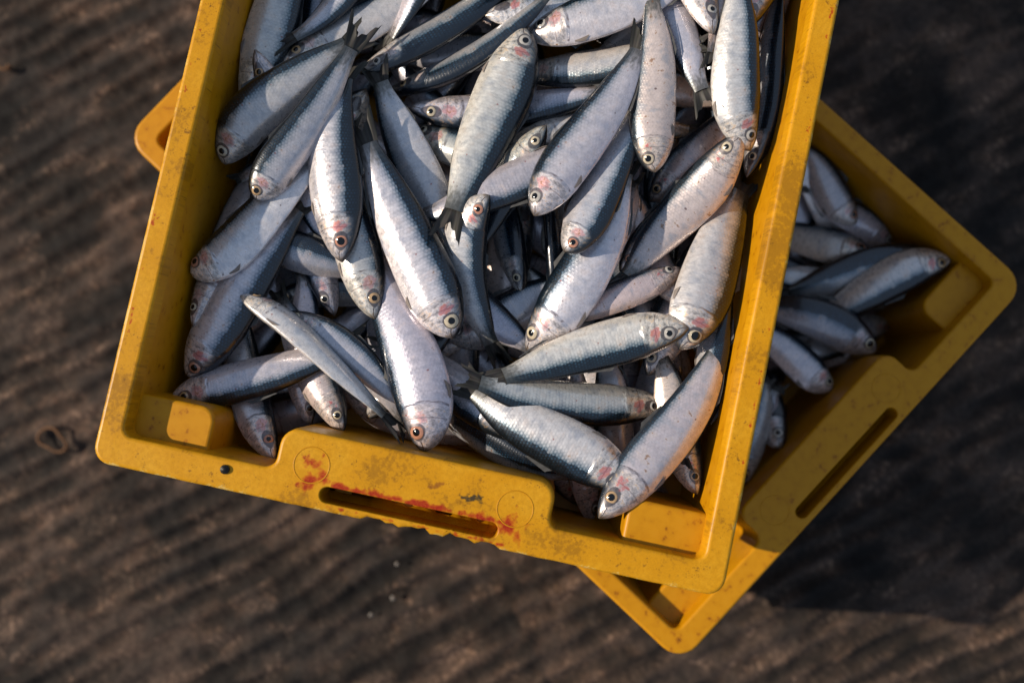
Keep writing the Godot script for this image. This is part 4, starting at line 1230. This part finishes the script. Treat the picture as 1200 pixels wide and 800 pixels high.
const FRONT_BED := [
	[176.1, 448.1, -104.7, 116.3, 463.6, -104.2, 55.2, 472.8, -109.7, 288, 0, 1, 5],
	[27.7, 414.7, -104.4, -17.1, 373.4, -103.9, -52.3, 323.6, -109.4, 299, 0, 1, 3],
	[95.6, 306.7, -104.3, 114.5, 367, -103.8, 144, 422.8, -109.3, 296, 5, -1, 4],
	[74, 189.3, -104.3, 9.8, 182.2, -103.8, -54.6, 176.2, -109.3, 298, 5, 1, 4],
	[152.7, 433.8, -104, 89.9, 412.5, -103.5, 27.5, 390.1, -109, 313, 0, 1, 2],
	[-12.5, 505.6, -104.5, -32.9, 448.1, -104, -43, 388, -109.5, 292, 0, -1, 3],
	[-159.5, 49.9, -105.1, -137.2, 107.7, -104.6, -102.8, 159.2, -110.1, 272, 0, -1, 4],
	[5.7, 121.1, -104.8, -59, 140.8, -104.3, -126.4, 146.8, -109.8, 282, 0, -1, 2],
	[-88.1, 330.2, -104.8, -125.9, 278.8, -104.3, -155, 222.1, -109.8, 280, 5, 1, 1],
	[-144.2, 468.1, -105, -139.7, 406.5, -104.5, -139.2, 344.8, -110, 272, 5, 1, 5],
	[-63.7, 62.8, -104.4, 1.1, 83.4, -103.9, 66.5, 101.4, -109.4, 274, 15, 1, 0],
	[-66.9, 355.6, -104.1, -89.7, 418.7, -103.6, -115.7, 480.5, -109.1, 305, 5, -1, 4],
	[-30, 240.5, -104.8, -80.7, 199.8, -104.3, -138.6, 170.3, -109.8, 271, -10, 1, 3],
	[130.6, 249.7, -104.5, 77.5, 282.1, -104, 24.2, 314.4, -109.5, 290, 5, 1, 3],
	[-3.4, 136.4, -100.4, 42, 97.1, -99.4, 90, 60.8, -110.4, 305, 0, 1, 4],
	[158.9, 501.1, -104.2, 92.7, 498.3, -103.7, 26.7, 493.6, -109.2, 295, -10, -1, 4],
	[160.5, 564, -103.1, 107.9, 530.9, -100.6, 57.7, 494.2, -98.1, 314, -10, -1, 5],
	[-88.9, 496.8, -104.5, -63.5, 441.9, -102, -29.7, 391.8, -99.5, 297, -10, 1, 1],
	[45.6, 241.7, -104.4, -2.9, 277.9, -103.9, -54.7, 309.2, -109.4, 289, -10, 1, 5],
	[118.1, 157.5, -103.2, 116.6, 91, -102.7, 104.3, 25.7, -108.2, 338, 5, -1, 4],
	[-145, 382.1, -101, -145.7, 314.8, -103.5, -151, 247.7, -106, 312, 5, -1, 1],
	[-32.9, 384.2, -98.2, -65.8, 325.6, -103.7, -108.9, 274, -103.2, 288, 5, -1, 0],
	[-15.9, 195, -99.2, 37.7, 222.3, -104.2, 91.1, 250, -109.2, 288, 0, -1, 3],
	[-129.7, 124.9, -93.7, -81.6, 164.1, -101.2, -28.8, 196.8, -108.7, 272, 15, 1, 2],
	[157.2, 395.1, -104.2, 137.8, 336.4, -100.7, 106.5, 283.1, -109.2, 315, 30, -1, 1],
	[-30.2, 538, -103.6, -94.8, 531.8, -103.1, -159.8, 531.9, -108.6, 327, 0, 1, 3],
	[-101.7, 487.9, -101.4, -116.5, 430.1, -92.9, -142.5, 376.4, -96.4, 304, 45, -1, 5],
	[53.4, 122.2, -93.3, -0.6, 156.5, -98.3, -60.8, 178, -103.3, 298, -10, -1, 3],
	[-84.7, 100.7, -109, -36.6, 135.7, -91.5, 14.3, 166.7, -94, 293, -10, 1, 5],
	[141.4, 409.3, -88.9, 77.1, 394.2, -98.9, 17.1, 366.7, -108.9, 285, 30, -1, 3],
	[-16.2, 489.6, -95.2, -74.6, 502.1, -100.2, -134.5, 502.5, -105.2, 286, -10, -1, 2],
	[148, 225.9, -104.1, 98.7, 192.3, -103.6, 54.8, 152, -109.1, 298, -10, 1, 0],
	[43.1, 481.9, -108, 22.5, 421.8, -98, 7.5, 360.1, -88, 271, 0, 1, 0],
	[-31.8, 355.5, -101, -20.4, 296.6, -96, -6.1, 238.4, -91, 325, 0, -1, 3],
	[26, 339, -107.6, 83.3, 354.6, -97.6, 139.8, 372.7, -87.6, 271, 15, -1, 4],
	[-49.3, 351.9, -92.2, -106, 334.4, -95.2, -158.7, 307.2, -92.2, 295, 30, -1, 0],
	[-174.2, 448.4, -100.4, -118.7, 483.5, -91.9, -66.1, 523, -95.4, 321, -10, 1, 1],
	[-140.1, 30.3, -103.7, -86.1, 66.1, -103.2, -31.5, 101, -108.7, 322, 0, 1, 3],
	[151.8, 318.5, -101, 144.5, 252.1, -96, 146.9, 185.4, -91, 338, 45, -1, 2],
	[102.9, 191.1, -95.7, 43, 215.3, -93.2, -17.4, 238.3, -90.7, 290, 15, -1, 4],
	[-62.1, 334.4, -89.8, -54.6, 274.8, -102.3, -59.2, 214.9, -94.8, 303, -10, -1, 3],
	[175.6, 172.4, -106.5, 112.7, 159, -96.5, 51.1, 140.4, -106.5, 335, 5, 1, 3],
	[4.6, 359, -105.1, 14.3, 300.4, -97.6, 22.8, 241.5, -90.1, 325, 15, 1, 5],
	[-150.3, 94.9, -86, -136.2, 158.5, -98.5, -129.7, 223.3, -111, 273, 5, 1, 0],
	[-28.3, 351.5, -87.7, -56.3, 291.1, -87.7, -89.6, 233.4, -107.7, 305, 5, 1, 1],
	[175.8, 44.6, -109.6, 117.1, 65.9, -94.6, 63.3, 97.8, -99.6, 281, 15, 1, 1],
	[-63.8, 238, -92.1, -118.9, 265.7, -94.6, -167.3, 304.1, -97.1, 336, 5, 1, 4],
	[42.5, 485.6, -101.6, 101, 494.7, -91.6, 159.9, 500, -101.6, 293, 5, 1, 2],
	[-10.2, 213.2, -94.6, -52.8, 160.4, -94.6, -92.9, 105.7, -94.6, 292, 5, 1, 4],
	[28.4, 87, -88.8, 85.1, 104.4, -91.3, 142.7, 118.6, -93.8, 300, 5, -1, 1],
	[-57.4, 216.1, -89.8, -117.3, 212.3, -99.8, -177, 206.2, -109.8, 295, 30, -1, 4],
	[67, 254.4, -93.3, 72.4, 315, -90.8, 75.5, 375.8, -88.3, 289, 30, 1, 1],
	[-135.1, 55.8, -96, -88.6, 101, -91, -52.3, 154.8, -86, 307, -10, -1, 5],
	[-97.9, 472.7, -90.4, -39, 458.9, -92.9, 18.8, 440.9, -95.4, 270, -10, -1, 4],
	[95.9, 215, -101.4, 104, 278.4, -91.4, 97.4, 342, -101.4, 279, 5, 1, 1]]
const TURNED_FISH := [
	[-21.6, 48, -30.2, 5.2, 85.9, -60.2, 33, 121.4, -90.2, 348, 20, -1, 5, "dim fish low in the turned crate beside the front crate's rim"],
	[-61.5, 49, -39.4, -21.9, 78, -26.9, 16.5, 96, -34.4, 301, 15, 1, 5, "dim fish beside the front crate's rim, level with the turned crate's hand slot"],
	[-80.2, 52.2, -41, -27.3, 73.1, -41, 20.6, 85.3, -41, 319, 0, 1, 3, "dim fish tail low in the turned crate near its handle block"],
	[150.1, 42, -111.9, 137.2, 113.2, -90.9, 127.5, 181.7, -81.9, 354, 10, -1, 3, "shaded fish under the pair pointing at the turned crate's corner"],
	[182, 195.6, -67.2, 140.6, 160.8, -74.7, 98.8, 125.8, -82.2, 336, 0, 1, 3, "shaded fish against the front crate's rim in the turned crate"],
	[154.4, 115.6, -84.8, 163.2, 160.8, -54.8, 174.9, 214.4, -24.8, 329, -5, -1, 2, "pale fish standing highest in the turned crate"],
	[172.9, 85.1, -69.6, 164.7, 134.3, -54.6, 156.9, 181.9, -39.6, 300, 0, -1, 2, "small pale fish right of the highest one in the turned crate"],
	[149.8, 96.9, -47.8, 130.3, 141, -62.8, 110.2, 186.6, -77.8, 302, -10, -1, 2, "pale fish lying level above the dark pair in the turned crate"],
	[160.1, 124, -44, 167.5, 165.5, -39, 174.8, 206.4, -34, 296, 10, -1, 3, "shaded fish along the turned crate's far side wall"],
	[118, 89, -82.3, 97.5, 134.1, -74.8, 81.5, 178, -87.3, 335, 20, -1, 5, "dark fish just under the level pale one in the turned crate"],
	[143, 56.5, -93.5, 108.7, 106.8, -63.5, 80.6, 152.7, -53.5, 301, 5, 1, 3, "grey fish squeezed between the dark pair in the turned crate"],
	[81.2, 47.6, -69.9, 57, 87.8, -87.4, 28.4, 131, -84.9, 337, 0, -1, 3, "grey flank between the stubby pale and dark grey fish in the turned crate"],
	[137.8, 34.8, -108.4, 84.4, 65.5, -68.4, 38.1, 91.5, -48.4, 287, 0, 1, 3, "small pale head under the dark pair in the turned crate"],
	[182.6, 60.4, -39.2, 128.8, 99.9, -43.7, 68, 131, -54.2, 323, 30, -1, 5, "dark blue-backed fish, upper of the pair near the turned crate's far corner"],
	[182.6, 51.2, -23.5, 131.5, 77.8, -31, 63.6, 100.5, -58.5, 332, 12, 1, 0, "blue-edged fish, lower of the pair near the turned crate's far corner"],
	[41.9, 47.5, -39.8, 43.4, 92.1, -44.8, 23.6, 154, -49.8, 322, -12, -1, 1, "pale stubby fish lowest in view in the turned crate"],
	[90.7, 41.9, -42, 77.1, 97.9, -37, 44.5, 145.6, -52, 376, 18, -1, 5, "dark grey fish with its head at the turned crate's handle block"]]
const TURNED_BURIED := [
	[-154.6, 323, -127, -94.3, 292.7, -126.5, -37.5, 256.3, -132, 274, 0, -1, 3],
	[-21.2, 414.8, -127.1, -47, 356, -126.6, -61.2, 293.4, -132.1, 272, 0, 1, 1],
	[-101.9, 278.5, -126.8, -132.8, 223.8, -126.3, -152.4, 164.1, -131.8, 284, 0, -1, 0],
	[135.6, 229.7, -126.9, 95.5, 175.2, -126.4, 49.8, 125.4, -131.9, 277, 0, 1, 0],
	[-4.9, 155.1, -126.9, -45.8, 208.8, -126.4, -91.6, 258.4, -131.9, 277, 5, -1, 3],
	[-94.4, 262.9, -126.6, -79.7, 198.4, -126.1, -80.7, 132.3, -131.6, 283, 5, -1, 2],
	[-16.2, 62.3, -126.9, 45.2, 90.3, -126.4, 98.4, 131.9, -131.9, 278, 5, 1, 3],
	[-36.2, 324.3, -126.7, -22, 258.4, -126.2, -8.3, 192.4, -131.7, 285, 0, -1, 3],
	[4.1, 299, -126.5, 68.3, 314.9, -126, 132.1, 332.3, -131.5, 292, 0, -1, 5],
	[139.6, 422.4, -126.5, 148.8, 356.7, -126, 164.5, 292.3, -131.5, 294, 0, -1, 3],
	[167.7, 173.8, -126.8, 155.7, 110.7, -126.3, 144.9, 47.4, -131.8, 281, 5, 1, 3],
	[35.8, 284.5, -126.3, 94.8, 283.8, -125.8, 153.8, 279.3, -131.3, 291, -10, -1, 3],
	[-181.6, 136.3, -127, -121.4, 138.7, -126.5, -61.2, 141.5, -132, 276, 0, 1, 0],
	[-7.8, 107, -126.6, -73.4, 101.4, -126.1, -139.1, 105.6, -131.6, 288, 5, -1, 3],
	[-29.6, 232.6, -120.3, 34.8, 223.6, -125.3, 96.4, 202.4, -130.3, 275, 15, 1, 1],
	[116.9, 148.2, -119.9, 54.7, 125.8, -124.9, -3.7, 94.6, -129.9, 323, -10, -1, 0],
	[103.9, 319.6, -117.3, 45, 348.8, -124.8, -17, 370.4, -132.3, 281, 0, 1, 2],
	[-7.8, 423, -124.5, -0.4, 356.2, -124.5, 3.9, 289.2, -124.5, 307, 0, 1, 5],
	[105.9, 210.4, -126.9, 56.8, 244.3, -126.4, 3.4, 270.7, -131.9, 278, 0, 1, 4],
	[-45.2, 140.1, -124.9, 17.3, 145.5, -124.9, 78.7, 158.6, -124.9, 303, -10, -1, 5],
	[-155.3, 348.4, -127.1, -93, 343.1, -124.6, -30.9, 336.9, -122.1, 287, 0, 1, 0],
	[-60.8, 67.2, -118.1, -115.6, 99.6, -120.1, -174.4, 124, -128.1, 311, 5, 1, 0],
	[-57.2, 139.6, -128.1, -90.3, 195.3, -115.6, -127.8, 248.3, -123.1, 281, 5, -1, 0],
	[146.9, 250.7, -127, 159.2, 192.2, -122, 157.6, 132.5, -117, 328, -10, -1, 0],
	[13.5, 272.4, -124.9, 76.7, 254.7, -114.9, 141.1, 241.8, -124.9, 301, 30, -1, 2],
	[-156.4, 267.8, -120.9, -164, 329.6, -125.9, -172.1, 391.3, -130.9, 292, 0, -1, 1],
	[150.4, 100.1, -123.5, 90.9, 89.8, -124, 32.7, 74.2, -118.5, 289, -10, -1, 5],
	[128.6, 175.4, -107.4, 64.6, 176.3, -119.9, 0.7, 170.9, -132.4, 332, 5, -1, 1],
	[-141.2, 200.7, -122.9, -104.9, 153.5, -120.4, -65.3, 108.8, -117.9, 287, 5, -1, 4],
	[18, 417.2, -128.4, 24.4, 355.4, -117.4, 27.6, 293.3, -118.4, 283, -10, 1, 3],
	[-74.6, 325.8, -107.1, -123, 283.3, -119.6, -160.3, 230.7, -132.1, 284, 5, -1, 2],
	[0.9, 237.9, -120.1, -16.1, 303, -116.6, -31.3, 368.5, -125.1, 276, 0, 1, 3],
	[125.1, 394.2, -118.5, 124.1, 334.9, -121, 114.4, 276.4, -123.5, 309, -10, -1, 3],
	[-50.8, 77.6, -129.7, 12.8, 80.3, -116.2, 74.5, 95.8, -114.7, 271, 0, -1, 5],
	[169.7, 54, -124.2, 106.9, 62.3, -120.7, 44.1, 70.2, -129.2, 320, 45, -1, 4, "nearly hidden silver fish right of the dark grey fish in the turned crate"],
	[-139.6, 306.1, -117.6, -101.7, 353.5, -112.6, -58.9, 396.7, -127.6, 321, 15, -1, 1],
	[-69.5, 245.1, -120.1, -62.1, 306.4, -120.1, -40.9, 364.4, -120.1, 282, 0, -1, 2],
	[-73.7, 101.6, -114.5, -46.4, 156.1, -117, -27.9, 214.3, -119.5, 273, 15, -1, 1],
	[-144, 208.6, -118.6, -146, 269.2, -116.1, -141.6, 329.7, -113.6, 291, 0, -1, 4],
	[4.9, 228.9, -110.1, 68.8, 221.3, -115.1, 133, 216.8, -120.1, 317, -10, -1, 3],
	[62.6, 241.1, -89.3, 114.1, 273.7, -109.3, 165.4, 306.8, -129.3, 301, 45, -1, 0],
	[-139.3, 74.5, -111.1, -142.7, 142.5, -115.1, -161.6, 208, -131.1, 298, 15, 1, 1],
	[147.7, 296.8, -109.2, 137.5, 230.2, -114.2, 129.9, 163.3, -119.2, 325, 5, -1, 5],
	[175.7, 111.8, -114.4, 112, 115.2, -116.9, 48.5, 110.1, -119.4, 303, 0, -1, 5],
	[92.6, 92.8, -109.1, 48.2, 143.6, -113.1, 2.5, 193.2, -129.1, 325, 5, -1, 4],
	[20.8, 223.2, -106.8, -7.2, 167.5, -115.3, -47.5, 119.9, -111.8, 318, -10, 1, 5],
	[71.5, 300.5, -115.7, 9.5, 317.3, -109.7, -54, 325.9, -115.7, 280, -10, -1, 3],
	[25.8, 129.3, -120, -36.6, 111.6, -109.5, -99.7, 95.9, -105, 314, 30, -1, 3],
	[-11.5, 311.3, -105.4, -48.4, 263.9, -112.9, -74.8, 210, -120.4, 310, 5, -1, 3],
	[-81.1, 237.2, -102, -16.8, 245.1, -110, 48, 244.3, -112, 273, 0, 1, 5],
	[-169, 172.2, -131.1, -157.3, 234.2, -108.6, -135.8, 293.5, -106.1, 276, -10, 1, 3],
	[-66, 292.9, -110.1, -102.1, 237.2, -110.1, -128.9, 176.5, -110.1, 298, 15, 1, 1],
	[29.8, 372.5, -109.3, 67.3, 323.6, -110.3, 102.9, 273.4, -99.3, 293, 0, 1, 3],
	[-181, 178.1, -116.8, -113.4, 172.5, -104.3, -45.6, 168.7, -111.8, 306, 5, -1, 0],
	[-161.2, 158.7, -109.7, -159.3, 99.2, -104.7, -155.1, 39.8, -119.7, 298, -10, -1, 1],
	[73.3, 108.2, -93.9, 122.3, 143.5, -113.9, 161.9, 189.1, -113.9, 289, -10, -1, 1],
	[10.3, 109.8, -101.9, 63.7, 75.6, -106.9, 116.3, 40.1, -111.9, 325, 5, -1, 4, "nearly hidden silver fish left of the pale stubby fish in the turned crate"],
	[3, 124.9, -104.3, -43.7, 173.9, -105.8, -85.4, 227.2, -119.3, 333, -10, -1, 4],
	[96.9, 218.9, -107.9, 50.1, 175.7, -107.9, 4.3, 131.5, -107.9, 289, 5, 1, 5],
	[-71.1, 248.1, -100.8, -44.8, 307.6, -102.3, -5.1, 359.1, -115.8, 309, -10, -1, 4],
	[4.6, 99.9, -109.3, -56.9, 74, -109.3, -118.2, 47.6, -109.3, 279, 15, -1, 1],
	[20.9, 195.2, -96.1, 86.1, 188.1, -97.6, 151.4, 182.4, -111.1, 276, 15, -1, 3],
	[-125.2, 223.5, -96.8, -66.1, 216.2, -106.3, -9.1, 198.8, -121.8, 287, -10, -1, 4],
	[-48.9, 131.9, -103.4, -110.2, 132.7, -108.4, -171.3, 137.8, -93.4, 278, 5, -1, 0],
	[156.2, 172.4, -114.5, 118.4, 118, -99.5, 80.1, 63.9, -104.5, 297, 15, 1, 5],
	[64.1, 291.6, -116.6, 2.7, 272.4, -106.6, -59.2, 255.3, -96.6, 283, 0, -1, 4],
	[66.8, 373.6, -118.3, 106.4, 327.9, -107.8, 138.8, 276.8, -103.3, 296, 45, -1, 3],
	[166.4, 236.9, -95.8, 159.4, 298.9, -105.8, 146.4, 360, -115.8, 299, 45, 1, 4],
	[8.3, 367.6, -110.7, 49.6, 321.8, -100.7, 85.5, 271.6, -110.7, 278, -10, 1, 0],
	[-68.7, 145.3, -95.9, -93.8, 86.9, -99.9, -113.2, 26.4, -115.9, 300, 5, -1, 3],
	[-136, 219.6, -99.6, -108, 276, -102.1, -78.7, 331.8, -104.6, 309, 0, 1, 2],
	[177.7, 192.2, -114.9, 124.5, 221.8, -99.9, 72.7, 254, -84.9, 282, 15, 1, 0],
	[50.8, 113, -103.9, 21.9, 168.7, -98.9, 5.8, 229.3, -93.9, 270, 5, 1, 2],
	[-171.5, 305.8, -112.6, -110.4, 318.1, -100.1, -51.5, 338.5, -107.6, 325, 0, -1, 4],
	[-104.4, 59.5, -99.9, -137.4, 114, -97.4, -165.1, 171.4, -94.9, 276, 0, -1, 1],
	[-95.9, 211.3, -94.7, -38.9, 175.3, -94.7, 12.8, 132, -94.7, 287, 15, 1, 3],
	[-159.7, 63, -104.8, -167.5, 125.1, -92.3, -168.3, 187.7, -99.8, 277, 0, 1, 5],
	[-147.1, 198, -99.4, -85.1, 172.1, -93.4, -24.2, 143.7, -99.4, 300, 5, -1, 4],
	[-88.2, 115.3, -92.2, -130.7, 159.8, -94.7, -175.6, 201.8, -97.2, 277, -10, 1, 4],
	[-112.9, 32.2, -98.7, -69.2, 74.2, -95.2, -19.5, 108.9, -103.7, 334, 0, -1, 3],
	[-72.9, 162.6, -85.7, -25.4, 115.9, -96.2, 30.5, 79.6, -100.7, 296, 5, -1, 0]]

func build_fish() -> void:
	for r in FRONT_FISH:
		one_fish(r, false, r[13], "fish heaped in the front crate", true)
	for r in TURNED_FISH:
		one_fish(r, true, r[13], "fish in the turned crate underneath", true)
	for r in FRONT_BURIED:
		one_fish(r, false, r[13] if r.size() > 13 else "silver fish wholly buried under the heap in the front crate", "buried fish in the front crate", false)
	for r in FRONT_FAR_END:
		one_fish(r, false, r[13] if r.size() > 13 else "silver fish heaped at the front crate's far end, past the picture's top edge", "fish at the far end of the front crate", false)
	var bed := []
	for r in FRONT_BED:
		bed.append(fish_shape(r))
	var heap := part("fish_heap", joined(bed), skin_material(3), self)
	heap.set_meta("kind", "stuff")
	heap.set_meta("label", "lowest fish of the front crate, covered by the heap above")
	heap.set_meta("category", "fish")
	for r in TURNED_BURIED:
		one_fish(r, true, r[13] if r.size() > 13 else "dim silver fish buried deep in the turned crate underneath", "buried fish in the turned crate", false)
